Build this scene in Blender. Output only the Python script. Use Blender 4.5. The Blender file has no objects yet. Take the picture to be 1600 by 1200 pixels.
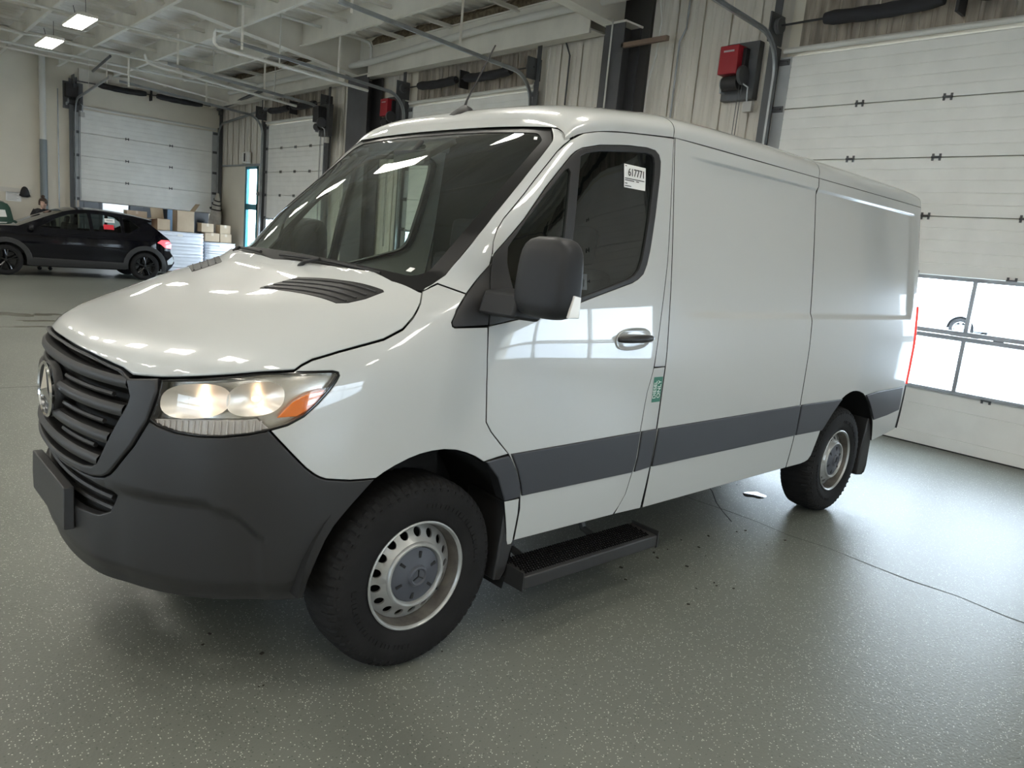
import bpy, bmesh, math, random
import numpy as np
from mathutils import Vector, Matrix
from mathutils.geometry import delaunay_2d_cdt
random.seed(7); rnd = random.random
SC = bpy.context.scene; COL = SC.collection
# ------------------------------------------------------------------ camera, world, exposure
cam_d = bpy.data.cameras.new('camera'); cam = bpy.data.objects.new('camera', cam_d); COL.objects.link(cam)
CAMC = Vector((-1.58600, -3.20052, 1.68793))
RR, RD, RF = (0.751972, -0.652506, 0.093667), (-0.049947, -0.198083, -0.978912), (0.657300, 0.731436, -0.181543)
cam.matrix_world = Matrix(((RR[0], -RD[0], -RF[0], CAMC[0]), (RR[1], -RD[1], -RF[1], CAMC[1]), (RR[2], -RD[2], -RF[2], CAMC[2]), (0, 0, 0, 1)))
cam_d.sensor_width = 36; cam_d.lens = 26.2826; cam_d.clip_start = .05; cam_d.clip_end = 300
SC.camera = cam
SC.view_settings.view_transform = 'Standard'; SC.view_settings.look = 'None'
SC.view_settings.gamma = 1; SC.view_settings.use_curve_mapping = False
SC.view_settings.exposure = 0.30
SC.cycles.use_denoising = True
SC.cycles.max_bounces = 8; SC.cycles.diffuse_bounces = 4; SC.cycles.glossy_bounces = 5; SC.cycles.transparent_max_bounces = 12
SC.cycles.sample_clamp_indirect = 6
W = bpy.data.worlds.new('world'); SC.world = W; W.use_nodes = True
wn = W.node_tree.nodes; wl = W.node_tree.links; wn.clear()
wo = wn.new('ShaderNodeOutputWorld'); wb = wn.new('ShaderNodeBackground'); wb.inputs[1].default_value = 13.0
wb.inputs[0].default_value = (.80, .90, 1.0, 1); wl.new(wb.outputs[0], wo.inputs[0])     # even overcast winter sky
LAMP_POWER = 21; LAMP_EMIT = 8

# ------------------------------------------------------------------ materials
MATS = {}
def mat(name, col=(.5, .5, .5), rough=.5, metal=0, coat=0, noise=0, nscale=8, bump=0, bscale=40, col2=None, emit=None, es=0, spec=.5, trans=0, alpha=1, stretch=None, coat_rough=.03):
    if name in MATS: return MATS[name]
    m = bpy.data.materials.new(name); m.use_nodes = True; MATS[name] = m
    nt = m.node_tree; b = nt.nodes['Principled BSDF']
    b.inputs['Base Color'].default_value = (*col, 1); b.inputs['Roughness'].default_value = rough
    b.inputs['Metallic'].default_value = metal; b.inputs['Specular IOR Level'].default_value = spec
    b.inputs['Coat Weight'].default_value = coat; b.inputs['Coat Roughness'].default_value = coat_rough
    b.inputs['Transmission Weight'].default_value = trans; b.inputs['Alpha'].default_value = alpha
    if emit: b.inputs['Emission Color'].default_value = (*emit, 1); b.inputs['Emission Strength'].default_value = es
    if noise or bump:
        tc = nt.nodes.new('ShaderNodeTexCoord'); mp = nt.nodes.new('ShaderNodeMapping'); nt.links.new(tc.outputs['Object'], mp.inputs[0])
        if stretch: mp.inputs['Scale'].default_value = stretch
    if noise:
        n = nt.nodes.new('ShaderNodeTexNoise'); n.inputs['Scale'].default_value = nscale; n.inputs['Detail'].default_value = 5
        r = nt.nodes.new('ShaderNodeValToRGB'); r.color_ramp.elements[0].position = .35; r.color_ramp.elements[1].position = .65
        c2 = col2 or tuple(c * (1 - noise) for c in col)
        r.color_ramp.elements[0].color = (*c2, 1); r.color_ramp.elements[1].color = (*col, 1)
        nt.links.new(mp.outputs[0], n.inputs[0]); nt.links.new(n.outputs[0], r.inputs[0]); nt.links.new(r.outputs[0], b.inputs['Base Color'])
    if bump:
        n = nt.nodes.new('ShaderNodeTexNoise'); n.inputs['Scale'].default_value = bscale; n.inputs['Detail'].default_value = 3
        bp = nt.nodes.new('ShaderNodeBump'); bp.inputs['Strength'].default_value = bump; bp.inputs['Distance'].default_value = .004
        nt.links.new(mp.outputs[0], n.inputs[0]); nt.links.new(n.outputs[0], bp.inputs['Height']); nt.links.new(bp.outputs[0], b.inputs['Normal'])
    return m
def glassmat(name, tint, refl=1.5):
    m = bpy.data.materials.new(name); m.use_nodes = True; nt = m.node_tree; nt.nodes.clear(); MATS[name] = m
    o = nt.nodes.new('ShaderNodeOutputMaterial'); mx = nt.nodes.new('ShaderNodeMixShader'); t = nt.nodes.new('ShaderNodeBsdfTransparent'); g = nt.nodes.new('ShaderNodeBsdfGlossy')
    f = nt.nodes.new('ShaderNodeFresnel'); ge = nt.nodes.new('ShaderNodeNewGeometry'); mr = nt.nodes.new('ShaderNodeMapRange'); mr.inputs[3].default_value = refl; mr.inputs[4].default_value = 1 / refl
    nt.links.new(ge.outputs['Backfacing'], mr.inputs[0]); nt.links.new(mr.outputs[0], f.inputs[0])   # same reflectance from both sides of the sheet
    t.inputs[0].default_value = (*tint, 1); g.inputs['Roughness'].default_value = .0; g.inputs['Color'].default_value = (1, 1, 1, 1)
    nt.links.new(f.outputs[0], mx.inputs[0]); nt.links.new(t.outputs[0], mx.inputs[1]); nt.links.new(g.outputs[0], mx.inputs[2]); nt.links.new(mx.outputs[0], o.inputs[0])
    return m
PAINT = mat('white_paint', (.52, .53, .515), .32, coat=1, coat_rough=.02)
PLAST = mat('dark_plastic', (.023, .0225, .0225), .46, bump=.12, bscale=900)
BANDP = mat('grey_moulding', (.045, .047, .055), .42, bump=.1, bscale=900)
MIRP = mat('mirror_plastic', (.016, .0165, .018), .5, spec=.35)
BLK = mat('rubber_and_seam_shade', (.012, .012, .013), .6)
DARK = mat('black_void', (.006, .006, .006), .9)
GLOSSB = mat('gloss_black', (.008, .008, .009), .12)
CHROME = mat('chrome', (.8, .8, .8), .08, 1)
REFL = mat('reflector', (.92, .87, .81), .35, .75)
DSGLASS = glassmat('driver_glass_shaded', (.34, .38, .36), 1.75)  # tint darkened; the dim cab behind is put into the glass
VENTB = mat('vent_black', (.006, .006, .006), .4, spec=.25)
SILV = mat('wheel_silver', (.50, .51, .50), .38, .55, noise=.25, nscale=9)
BARREL = mat('rim_barrel', (.20, .18, .155), .5, .4, noise=.5, nscale=14)
TYRE = mat('tyre', (.015, .0145, .0145), .8, spec=.25, noise=.35, nscale=7, bump=.25, bscale=120)
HUB = mat('hubcap', (.07, .075, .09), .45)
GLASS = glassmat('windshield_glass', (.84, .92, .86), 1.7)
SGLASS = glassmat('tinted_side_glass', (.78, .86, .80), 1.75)
CLEAR = glassmat('clear_lens', (.93, .93, .92), 1.45)
WPANE = glassmat('door_pane', (.9, .93, .95), 1.45)
GALV = mat('galvanised', (.40, .42, .43), .42, .7, noise=.2, nscale=6)
GALVD = mat('dark_steel', (.10, .105, .11), .5, .4)
DOORW = mat('door_white', (.84, .84, .80), .45, noise=.07, nscale=3)
DOORG = mat('door_stile', (.42, .43, .43), .5, noise=.12, nscale=4)
LINER = mat('liner_beige', (.70, .655, .575), .5, noise=.14, nscale=1.6, stretch=(1, 6, .5))
STAIN = mat('liner_stained', (.42, .36, .29), .6, noise=.55, nscale=2.2, stretch=(1, 5, .8))
BLOCK = mat('block_beige', (.74, .685, .575), .8, noise=.05, nscale=2, bump=.3, bscale=60)
CEILW = mat('ceiling_white', (.90, .88, .83), .6, noise=.12, nscale=2)
BEAMW = mat('beam_white', (.84, .805, .72), .55, noise=.12, nscale=2)
INSUL = mat('insulation', (.22, .17, .11), .95, noise=.6, nscale=14)
PIPEW = mat('pipe_white', (.68, .67, .62), .4)
COLD = mat('column_grey', (.085, .085, .09), .55, noise=.2, nscale=3)
RED = mat('opener_red', (.33, .012, .02), .4)
MOTOR = mat('motor_black', (.02, .02, .022), .5)
SLEEVE = mat('spring_sleeve', (.022, .022, .026), .8)
CARD = mat('cardboard', (.46, .36, .25), .8, noise=.1, nscale=4)
WRAP = mat('stretch_wrap', (.86, .90, .97), .25, noise=.15, nscale=5, stretch=(1, 1, 12))
CARB = mat('suv_black', (.004, .004, .006), .06, spec=.4)
PAPER = mat('paper', (.85, .85, .83), .7)
INK = mat('ink', (.02, .02, .02), .7)

# ------------------------------------------------------------------ object helpers
def tag(o, label=None, cat=None, group=None, kind=None):
    if label: o['label'] = label
    if cat: o['category'] = cat
    if group: o['group'] = group
    if kind: o['kind'] = kind
    return o
def empty(name, label=None, cat=None, loc=(0, 0, 0), rz=0, group=None):
    o = bpy.data.objects.new(name, None); COL.objects.link(o); o.location = loc; o.rotation_euler = (0, 0, rz); o.empty_display_size = .1
    return tag(o, label, cat, group)
def link(name, me, parent=None, loc=None):
    o = bpy.data.objects.new(name, me); COL.objects.link(o)
    if parent: o.parent = parent
    if loc is not None: o.location = loc
    return o
def copy_tree(o, parent=None):
    c = o.copy(); COL.objects.link(c)
    if parent: c.parent = parent
    for ch in [k for k in KIDS.get(o.name, [])]: copy_tree(ch, c)
    return c
KIDS = {}
def index_kids():
    KIDS.clear()
    for o in bpy.data.objects:
        if o.parent: KIDS.setdefault(o.parent.name, []).append(o)
class MB:
    def __init__(s): s.v = []; s.f = []; s.mi = []; s.cur = 0
    def add(s, vs, fs):
        n = len(s.v); s.v += [tuple(map(float, v)) for v in vs]; s.f += [tuple(i + n for i in f) for f in fs]; s.mi += [s.cur] * len(fs); return s
    def box(s, c, d, rz=0, rx=0, ry=0):
        hx, hy, hz = d[0] / 2, d[1] / 2, d[2] / 2
        M = Matrix.Rotation(rz, 3, 'Z') @ Matrix.Rotation(ry, 3, 'Y') @ Matrix.Rotation(rx, 3, 'X')
        vs = [M @ Vector((x, y, z)) + Vector(c) for x in (-hx, hx) for y in (-hy, hy) for z in (-hz, hz)]
        return s.add(vs, [(0, 1, 3, 2), (4, 6, 7, 5), (0, 4, 5, 1), (2, 3, 7, 6), (0, 2, 6, 4), (1, 5, 7, 3)])
    def b2(s, a, b):
        return s.box([(a[i] + b[i]) / 2 for i in range(3)], [abs(b[i] - a[i]) for i in range(3)])
    def prism(s, pts, off):   # planar polygon (3-D pts) extruded by off
        n = len(pts); o = Vector(off); vs = [Vector(p) for p in pts] + [Vector(p) + o for p in pts]
        fs = [tuple(range(n))[::-1], tuple(range(n, 2 * n))] + [(i, (i + 1) % n, n + (i + 1) % n, n + i) for i in range(n)]
        return s.add(vs, fs)
    def tube(s, pts, r, n=10, caps=True):
        P = [Vector(p) for p in pts]; R = r if isinstance(r, (list, tuple)) else [r] * len(P); rings = []
        up = None
        for i, p in enumerate(P):
            d = (P[min(i + 1, len(P) - 1)] - P[max(i - 1, 0)]).normalized()
            if up is None: up = Vector((0, 0, 1)) if abs(d.z) < .9 else Vector((1, 0, 0))
            a = d.cross(up).normalized(); b = a.cross(d).normalized(); up = b
            rings.append([p + (a * math.cos(2 * math.pi * k / n) + b * math.sin(2 * math.pi * k / n)) * R[i] for k in range(n)])
        vs = [v for rg in rings for v in rg]; fs = []
        for i in range(len(P) - 1):
            for k in range(n): fs.append((i * n + k, i * n + (k + 1) % n, (i + 1) * n + (k + 1) % n, (i + 1) * n + k))
        if caps: fs += [tuple(range(n))[::-1], tuple(range((len(P) - 1) * n, len(P) * n))]
        return s.add(vs, fs)
    def lathe(s, prof, c=(0, 0, 0), ax='y', n=48, close=False):   # prof [(r, h)], axis
        vs = []; m = len(prof)
        for k in range(n):
            a = 2 * math.pi * k / n; ca, sa = math.cos(a), math.sin(a)
            for r, h in prof:
                p = (r * ca, h, r * sa) if ax == 'y' else ((r * ca, r * sa, h) if ax == 'z' else (h, r * ca, r * sa))
                vs.append((p[0] + c[0], p[1] + c[1], p[2] + c[2]))
        fs = []
        for k in range(n):
            k2 = (k + 1) % n
            for j in range(m - 1 + (1 if close else 0)):
                j2 = (j + 1) % m; fs.append((k * m + j, k * m + j2, k2 * m + j2, k2 * m + j))
        return s.add(vs, fs)
    def grid(s, P):   # P[i][j] points
        n, m = len(P), len(P[0]); return s.add([p for r in P for p in r], [(i * m + j, i * m + j + 1, (i + 1) * m + j + 1, (i + 1) * m + j) for i in range(n - 1) for j in range(m - 1)])
    def build(s, name, m, parent=None, smooth=35, bevel=0, fix=False, solid=0):
        me = bpy.data.meshes.new(name); me.from_pydata(s.v, [], s.f); me.update()
        for x in (m if isinstance(m, (list, tuple)) else [m]): me.materials.append(x)
        if isinstance(m, (list, tuple)): me.polygons.foreach_set('material_index', s.mi)
        if fix:
            bm = bmesh.new(); bm.from_mesh(me); bmesh.ops.remove_doubles(bm, verts=bm.verts, dist=1e-5); bmesh.ops.recalc_face_normals(bm, faces=bm.faces); bm.to_mesh(me); bm.free()
        if smooth: me.shade_smooth(); me.set_sharp_from_angle(angle=math.radians(smooth))
        o = link(name, me, parent)
        if solid: md = o.modifiers.new('solid', 'SOLIDIFY'); md.thickness = solid; md.offset = 0
        if bevel: md = o.modifiers.new('bevel', 'BEVEL'); md.width = bevel; md.segments = 2; md.limit_method = 'ANGLE'
        return o
def text(s, size, m, parent, loc, rot, name='lettering', extrude=.0006, align='CENTER', sx=1):
    c = bpy.data.curves.new(name, 'FONT'); c.body = s; c.size = size; c.extrude = extrude; c.align_x = align; c.align_y = 'CENTER'; c.materials.append(m)
    t_ = bpy.data.objects.new('t', c); COL.objects.link(t_); bpy.context.view_layer.update()
    me = bpy.data.meshes.new_from_object(t_.evaluated_get(bpy.context.evaluated_depsgraph_get())); bpy.data.objects.remove(t_); me.name = name
    o = link(name, me, parent, loc); o.rotation_euler = rot; o.scale = (sx, 1, 1); return o
def _itp(tab,z):
    t=np.asarray(tab,float); x=t[:,0]; y=t[:,1]; z=np.clip(z,x[0],x[-1])
    h=np.diff(x); d=np.diff(y)/h
    m=np.empty(len(x)); m[0]=d[0]; m[-1]=d[-1]
    for i in range(1,len(x)-1):
        m[i]=0 if d[i-1]*d[i]<=0 else 3*(h[i-1]+h[i])/((2*h[i]+h[i-1])/d[i-1]+(h[i]+2*h[i-1])/d[i])
    i=np.clip(np.searchsorted(x,z)-1,0,len(h)-1); t=(z-x[i])/h[i]
    return (2*t**3-3*t**2+1)*y[i]+(t**3-2*t**2+t)*h[i]*m[i]+(-2*t**3+3*t**2)*y[i+1]+(t**3-t**2)*h[i]*m[i+1]
_TB={}
def itp(tab,z):
    k=id(tab)
    if k not in _TB:
        g=np.linspace(tab[0][0],tab[-1][0],12001); _TB[k]=(g,_itp(tab,g))
    return np.interp(z,*_TB[k])
WT=[(.15,.93),(.44,.977),(.65,.994),(.85,1.002),(1.16,1.004),(1.45,.985),(1.75,.953),(2.01,.919),(2.2,.893),(2.27,.885),(2.6,.84)]
XF=[(.15,-.88),(.25,-.97),(.35,-1.02),(.5,-1.04),(.7,-1.045),(.9,-1.045),(1.05,-1.035),(1.15,-1.015),(1.2,-.985),(1.25,-.91),(1.3,-.79),(1.35,-.65),(1.4,-.52),(1.45,-.368),(1.5,-.24),(1.55,-.18),(1.62,-.17),(1.72,-.12),(1.955,.22),(2.13,.46),(2.2,.6),(2.27,.68),(2.5,.9)]
XS=[(.15,.3),(.8,.3),(1.2,.5),(1.5,.78),(1.6,.9),(2.2,.95),(2.5,1.2)]
PP=[(.15,3.6),(.9,4.),(1.2,3.8),(1.3,3.6),(1.6,3.6)]
QQ=[(.15,2.2),(.9,2.3),(1.2,2.6),(1.3,3.),(1.45,3.5),(1.6,3.6)]
XC=.3
def FN(x,y,z):
    xs=itp(XS,z); a=xs-itp(XF,z)
    return (np.maximum(0,xs-x)/a)**itp(PP,z)+(np.abs(y)/itp(WT,z))**itp(QQ,z)-1
# reference plan curve at z=.8 for arclength parameter
_t=np.linspace(0,1,4001); 
_y=1-_t; _x=.3-(.3+1.045)*(1-_y**2.25)**(1/3.95)
_s=np.r_[0,np.cumsum(np.hypot(np.diff(_x),np.diff(_y)))]; UL=_s[-1]; UC=XC-UL
_phi=np.arctan2(XC-_x,_y)      # 0 at side, pi/2 at centre
# rear plan curve
XR=3.7; _r=[(3.7,1.),(4.64,.992)]; 
_a=np.linspace(0,np.pi/2,12)[1:]; _r+=[(4.64+.13*np.sin(t),.992-.12+.12*np.cos(t)) for t in _a]+[(4.80,.4),(4.81,0)]
_r=np.array(_r); _rs=XR+np.r_[0,np.cumsum(np.hypot(np.diff(_r[:,0]),np.diff(_r[:,1])))]; UR=_rs[-1]
def sst(a,b,x):
    t=np.clip((x-a)/(b-a),0,1); return t*t*(3-2*t)
def S(u,z):
    u=np.asarray(u,float); z=np.asarray(z,float); u,z=np.broadcast_arrays(u,z)
    w=itp(WT,z); xs=itp(XS,z); a=xs-itp(XF,z); P=itp(PP,z); Q=itp(QQ,z)
    x=u.copy(); y=w*(1-np.minimum((np.maximum(0,xs-x)/a)**P,1))**(1/Q)
    # front
    m=u<XC
    if m.any():
        sg=np.where(u<UC,-1,1); uu=np.where(u<UC,2*UC-u,u)
        ph=np.interp(XC-uu,_s,_phi); c,s_=np.cos(ph),np.sin(ph)
        lo=np.zeros_like(u); hi=np.full_like(u,2.5)
        for _ in range(30):
            r=(lo+hi)/2; g=(np.maximum(0,xs-XC+r*s_)/a)**P+(r*c/w)**Q-1; lo=np.where(g<0,r,lo); hi=np.where(g<0,hi,r)
        x=np.where(m,XC-lo*s_,x); y=np.where(m,sg*lo*c,y)
    m=u>XR
    if m.any():
        bx=np.interp(u,_rs,_r[:,0]); by=np.interp(u,_rs,_r[:,1])
        x=np.where(m,bx-.05*sst(1.2,2.3,z)*sst(3.9,4.86,bx),x); y=np.where(m,by*w,y)
    # side recess
    e=.03
    d=.016*sst(1.42-e/2,1.42+e,z)*(1-sst(2.2-.012,2.2+.006,z))*sst(1.45,1.8,u)*(1-sst(4.5,4.56,u))
    y=y-d
    return np.stack([x,-y,z],-1)
def toU(x,y):
    x=float(x);y=float(y)
    if x>=XC: return x
    ph=np.arctan2(XC-x,abs(y)); s=np.interp(ph,_phi,_s); u=XC-s
    return u if y<=0 else 2*UC-u
def Hz(x,y):
    x,y=np.broadcast_arrays(np.asarray(x,float),np.asarray(y,float))
    lo=np.full(x.shape,.9); hi=np.full(x.shape,1.54)
    for _ in range(40):
        m=(lo+hi)/2; g=FN(x,y,m); lo=np.where(g<0,m,lo); hi=np.where(g<0,hi,m)
    return lo
# roof
ZG=[(.6,2.10),(.68,2.143),(.75,2.178),(.844,2.204),(1.0,2.228),(1.13,2.242),(1.32,2.26),(1.4,2.267),(1.7,2.27),(5,2.27)]
ZC=[(.6,2.15),(.68,2.225),(.70,2.265),(.74,2.305),(.80,2.333),(.95,2.366),(1.127,2.39),(1.5,2.43),(2.2,2.45),(4.4,2.44),(4.7,2.42),(4.8,2.38),(4.86,2.30)]
def Rf(x,k):  # k in -1..1 across (angle-like)
    x=np.asarray(x,float);k=np.asarray(k,float)
    u=x; zg=itp(ZG,x); zc=np.maximum(itp(ZC,x),zg+.02); g=S(x,zg); yg=-g[...,1]
    th=np.abs(k)*np.pi/2; yy=np.sin(th)**(2/3.); zz=np.cos(th)**(2/3.)
    return np.stack([g[...,0]*1.0,np.sign(k)*yg*yy,zg+(zc-zg)*zz],-1)

# ------------------------------------------------------------------ panels cut out of a surface
def cr(pts, n=4, closed=False):
    """soften a polyline with Catmull-Rom"""
    P = [np.array(p, float) for p in pts]; out = []
    N = len(P)
    for i in range(N if closed else N - 1):
        p0 = P[(i - 1) % N] if closed or i > 0 else P[0]; p1 = P[i]; p2 = P[(i + 1) % N]; p3 = P[(i + 2) % N] if closed or i + 2 < N else P[-1]
        for k in range(n):
            t = k / n; out.append(tuple(.5 * (2 * p1 + (p2 - p0) * t + (2 * p0 - 5 * p1 + 4 * p2 - p3) * t * t + (3 * p1 - p0 - 3 * p2 + p3) * t ** 3)))
    if not closed: out.append(tuple(P[-1]))
    return out
def area(P): P = np.asarray(P); return .5 * np.sum(P[:, 0] * np.roll(P[:, 1], -1) - np.roll(P[:, 0], -1) * P[:, 1])
def densify(P, d):
    out = []; n = len(P)
    for i in range(n):
        a = np.array(P[i]); b = np.array(P[(i + 1) % n]); k = max(1, int(math.ceil(np.hypot(*(b - a)) / d)))
        for j in range(k): out.append(a + (b - a) * j / k)
    return np.array(out)
def inset(P, g):   # ccw polygon, positive g shrinks
    P = np.asarray(P); a = P - np.roll(P, 1, 0); b = np.roll(P, -1, 0) - P
    a /= np.maximum(np.hypot(*a.T)[:, None], 1e-9); b /= np.maximum(np.hypot(*b.T)[:, None], 1e-9)
    na = np.stack([-a[:, 1], a[:, 0]], 1); nb = np.stack([-b[:, 1], b[:, 0]], 1); m = na + nb
    l = np.maximum((m * m).sum(1), .8); return P + m * (2 * g / l)[:, None]
def inpoly(x, y, P):
    P = np.asarray(P); A = P; B = np.roll(P, -1, 0); out = np.zeros(x.shape, bool)
    for k in range(0, len(x), 4096):
        X = x[k:k + 4096, None]; Y = y[k:k + 4096, None]; dy = B[:, 1] - A[:, 1]; dy = np.where(dy == 0, 1e-12, dy)
        m = ((A[:, 1] > Y) != (B[:, 1] > Y)) & (X < (B[:, 0] - A[:, 0]) * (Y - A[:, 1]) / dy + A[:, 0]); out[k:k + 4096] = m.sum(1) % 2 == 1
    return out
def bdist(x, y, P):   # distance to the (densely sampled) outline
    P = np.asarray(P); out = np.empty(x.shape)
    Q = np.vstack([P, (P + np.roll(P, -1, 0)) / 2])
    for k in range(0, len(x), 4096): out[k:k + 4096] = np.sqrt(((x[k:k + 4096, None] - Q[:, 0]) ** 2 + (y[k:k + 4096, None] - Q[:, 1]) ** 2).min(1))
    return out
def frame(Sf, u, z):
    h = .0015; p = Sf(u, z); n = np.cross(Sf(u + h, z) - Sf(u - h, z), Sf(u, z + h) - Sf(u, z - h)); n /= np.maximum(np.linalg.norm(n, axis=-1, keepdims=True), 1e-12); return p, n
def panel(name, poly, m, parent, Sf=None, holes=(), off=0, gap=.0022, skirt=.014, res=.035, rows=(), mirror=False, edge=None, roll=.0028, sub=None, backface=False):
    Sf = Sf or S
    P = densify([tuple(p) for p in poly], res * .55)
    if area(P) < 0: P = P[::-1]
    loops = [P]
    for h in holes:
        H = densify([tuple(p) for p in h], res * .55)
        if area(H) > 0: H = H[::-1]
        loops.append(H)
    ring1 = [inset(L, gap) for L in loops]; top = [inset(L, gap + roll) for L in loops]
    lo = top[0].min(0); hi = top[0].max(0)
    gx, gy = np.meshgrid(np.arange(lo[0] + res * .37, hi[0], res), np.arange(lo[1] + res * .41, hi[1], res)); X = gx.ravel(); Y = gy.ravel()
    for r in rows: k_ = np.abs(Y - r) > .012; X = X[k_]; Y = Y[k_]
    for r in rows: xs = np.arange(lo[0] + res * .37, hi[0], res * .5); X = np.r_[X, xs]; Y = np.r_[Y, np.full(len(xs), r)]
    keep = inpoly(X, Y, top[0]) & (bdist(X, Y, top[0]) > (res * .3 if not rows else .006))
    for H in top[1:]: keep &= ~inpoly(X, Y, H) & (bdist(X, Y, H) > res * .3)
    X = X[keep]; Y = Y[keep]
    pts = np.vstack(top + [np.stack([X, Y], 1)]); E = []; k = 0
    for L in top:
        n = len(L); E += [(k + i, k + (i + 1) % n) for i in range(n)]; k += n
    nb = k
    vo, eo, fo, ov, oe, of = delaunay_2d_cdt([Vector(p) for p in pts], E, [], 0, 1e-7)
    V2 = np.array([tuple(v) for v in vo]); F_ = np.array([f for f in fo if len(f) == 3])
    if len(V2) != len(pts):   # merged points: map back
        pass
    c = V2[F_].mean(1); ok = inpoly(c[:, 0], c[:, 1], top[0])
    for H in top[1:]: ok &= ~inpoly(c[:, 0], c[:, 1], H)
    F_ = F_[ok]
    a = V2[F_]; cr_ = (a[:, 1, 0] - a[:, 0, 0]) * (a[:, 2, 1] - a[:, 0, 1]) - (a[:, 1, 1] - a[:, 0, 1]) * (a[:, 2, 0] - a[:, 0, 0])
    F_ = F_[np.abs(cr_) > 1e-9]; cr_ = cr_[np.abs(cr_) > 1e-9]; F_[cr_ < 0] = F_[cr_ < 0][:, ::-1]
    p, n = frame(Sf, V2[:, 0], V2[:, 1]); p = p + n * off
    verts = [p]; norms = [n]; faces = [tuple(f) for f in F_]; mi = [0] * len(faces); base = len(V2); inv = {}
    # top boundary index map (original -> output)
    for oi, olds in enumerate(ov):
        for q in olds: inv[q] = oi
    k = 0
    for L, R1 in zip(top, ring1):
        n_ = len(L); p1, n1 = frame(Sf, R1[:, 0], R1[:, 1]); idx = [inv[k + i] for i in range(n_)]
        t = (p1 - (p[idx] - n[idx] * off)); t /= np.maximum(np.linalg.norm(t, axis=1, keepdims=True), 1e-9)
        q1 = p1 + n1 * (off - roll * .8); q2 = p1 + n1 * (off - skirt)
        m1 = n1 * .55 + t; m1 /= np.linalg.norm(m1, axis=1, keepdims=True)
        verts += [q1, q1, q2]; norms += [m1, t, t]
        b0 = base; b1 = base + n_; b2_ = base + 2 * n_
        for i in range(n_):
            j = (i + 1) % n_
            faces.append((idx[i], b0 + i, b0 + j, idx[j])); mi.append(0)
            faces.append((b1 + i, b2_ + i, b2_ + j, b1 + j)); mi.append(1)
        base += 3 * n_; k += n_
    V = np.vstack(verts); Nn = np.vstack(norms)
    if mirror:
        V = V * [1, -1, 1]; Nn = Nn * [1, -1, 1]; faces = [f[::-1] for f in faces]
    me = bpy.data.meshes.new(name); me.from_pydata(V.tolist(), [], faces); me.materials.append(m); me.materials.append(edge or BLK)  # panel rims blackened so seam shade is put into their colour
    me.polygons.foreach_set('material_index', mi); me.shade_smooth(); me.update()
    me.normals_split_custom_set_from_vertices(Nn.tolist())
    return link(name, me, parent)
# ================================================================== THE VAN
van = empty('cargo_van', 'white low roof cargo van with dark grey bumper and side mouldings, headlamps lit', 'van', (0, 0, 0), 0.02221)
def sym(h): return list(h) + [(2 * UC - u, z) for u, z in h[::-1]]
def both(name, poly, m, **k):
    r = []
    for mir in (False, True): r.append(panel(name, poly, m, van, mirror=mir, **k))
    return r
EDGE = [(-.048, 1.49), (.066, 1.553), (.219, 1.718), (.455, 1.951), (.624, 2.131), (.672, 2.195)]
DF = [(1.323, 2.258), (1.13, 2.24), (1.005, 2.227), (.848, 2.205), (.769, 2.185), (.7, 2.148), (.628, 2.09), (.453, 1.903), (.339, 1.79), (.305, 1.745), (.283, 1.694), (.276, 1.634)]
DF2 = [(.236, 1.37), (.234, 1.249), (.24, 1.148), (.255, .992), (.286, .949), (.344, .892), (.396, .841), (.45, .765), (.487, .685), (.504, .582), (.5, .432)]
DR = [(1.166, .43), (1.2, .47), (1.234, .528), (1.257, .652), (1.268, .764), (1.268, .856), (1.275, .985), (1.281, 1.049), (1.293, 1.094), (1.306, 1.152), (1.309, 1.182), (1.317, 1.257), (1.328, 1.348), (1.339, 1.45), (1.368, 1.69), (1.383, 2.011), (1.393, 2.263)]
WUP = [(.278, 1.64), (.43, 1.795), (.55, 1.933), (.65, 2.039), (.69, 2.08)]
WOUT = [(.715, 2.1), (.752, 2.12), (.859, 2.148), (1.044, 2.175), (1.19, 2.187), (1.25, 2.184), (1.28, 2.168), (1.293, 2.14), (1.29, 2.078), (1.26, 1.892), (1.225, 1.722), (1.205, 1.66), (1.18, 1.615), (1.14, 1.588), (1.1, 1.571), (.878, 1.511), (.651, 1.445), (.363, 1.396), (.238, 1.374)]
GL = [(.742, 2.085), (.78, 2.103), (.867, 2.125), (1.045, 2.149), (1.181, 2.163), (1.222, 2.16), (1.24, 2.148), (1.247, 2.125), (1.243, 2.06), (1.215, 1.893), (1.183, 1.744), (1.167, 1.68), (1.145, 1.634), (1.115, 1.606), (1.077, 1.588), (.886, 1.532), (.67, 1.473), (.66, 1.478), (.668, 1.54), (.70, 1.78)]
QG = [(.682, 2.01), (.672, 2.024), (.655, 2.016), (.547, 1.905), (.44, 1.79), (.40, 1.742), (.35, 1.68), (.345, 1.62), (.38, 1.47), (.55, 1.475), (.602, 1.49), (.618, 1.54), (.645, 1.76)]
SHUT = [(-.067, 1.447), (-.085, 1.423), (-.107, 1.396), (-.151, 1.355), (-.231, 1.319), (-.331, 1.294), (-.403, 1.276), (-.496, 1.248), (-.531, 1.229), (-.551, 1.211)]
HL = [(-.982, 1.154), (-.88, 1.169), (-.779, 1.183), (-.652, 1.202), (-.554, 1.21), (-.463, 1.214), (-.42, 1.2155), (-.398, 1.211), (-.393, 1.2), (-.402, 1.18), (-.428, 1.145), (-.463, 1.104), (-.505, 1.063), (-.556, 1.034), (-.611, 1.017), (-.674, 1.002), (-.758, .989), (-.836, .985), (-.914, .989), (-.978, 1.002), (-1.011, 1.019), (-.997, 1.054), (-.985, 1.1)]
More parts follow.
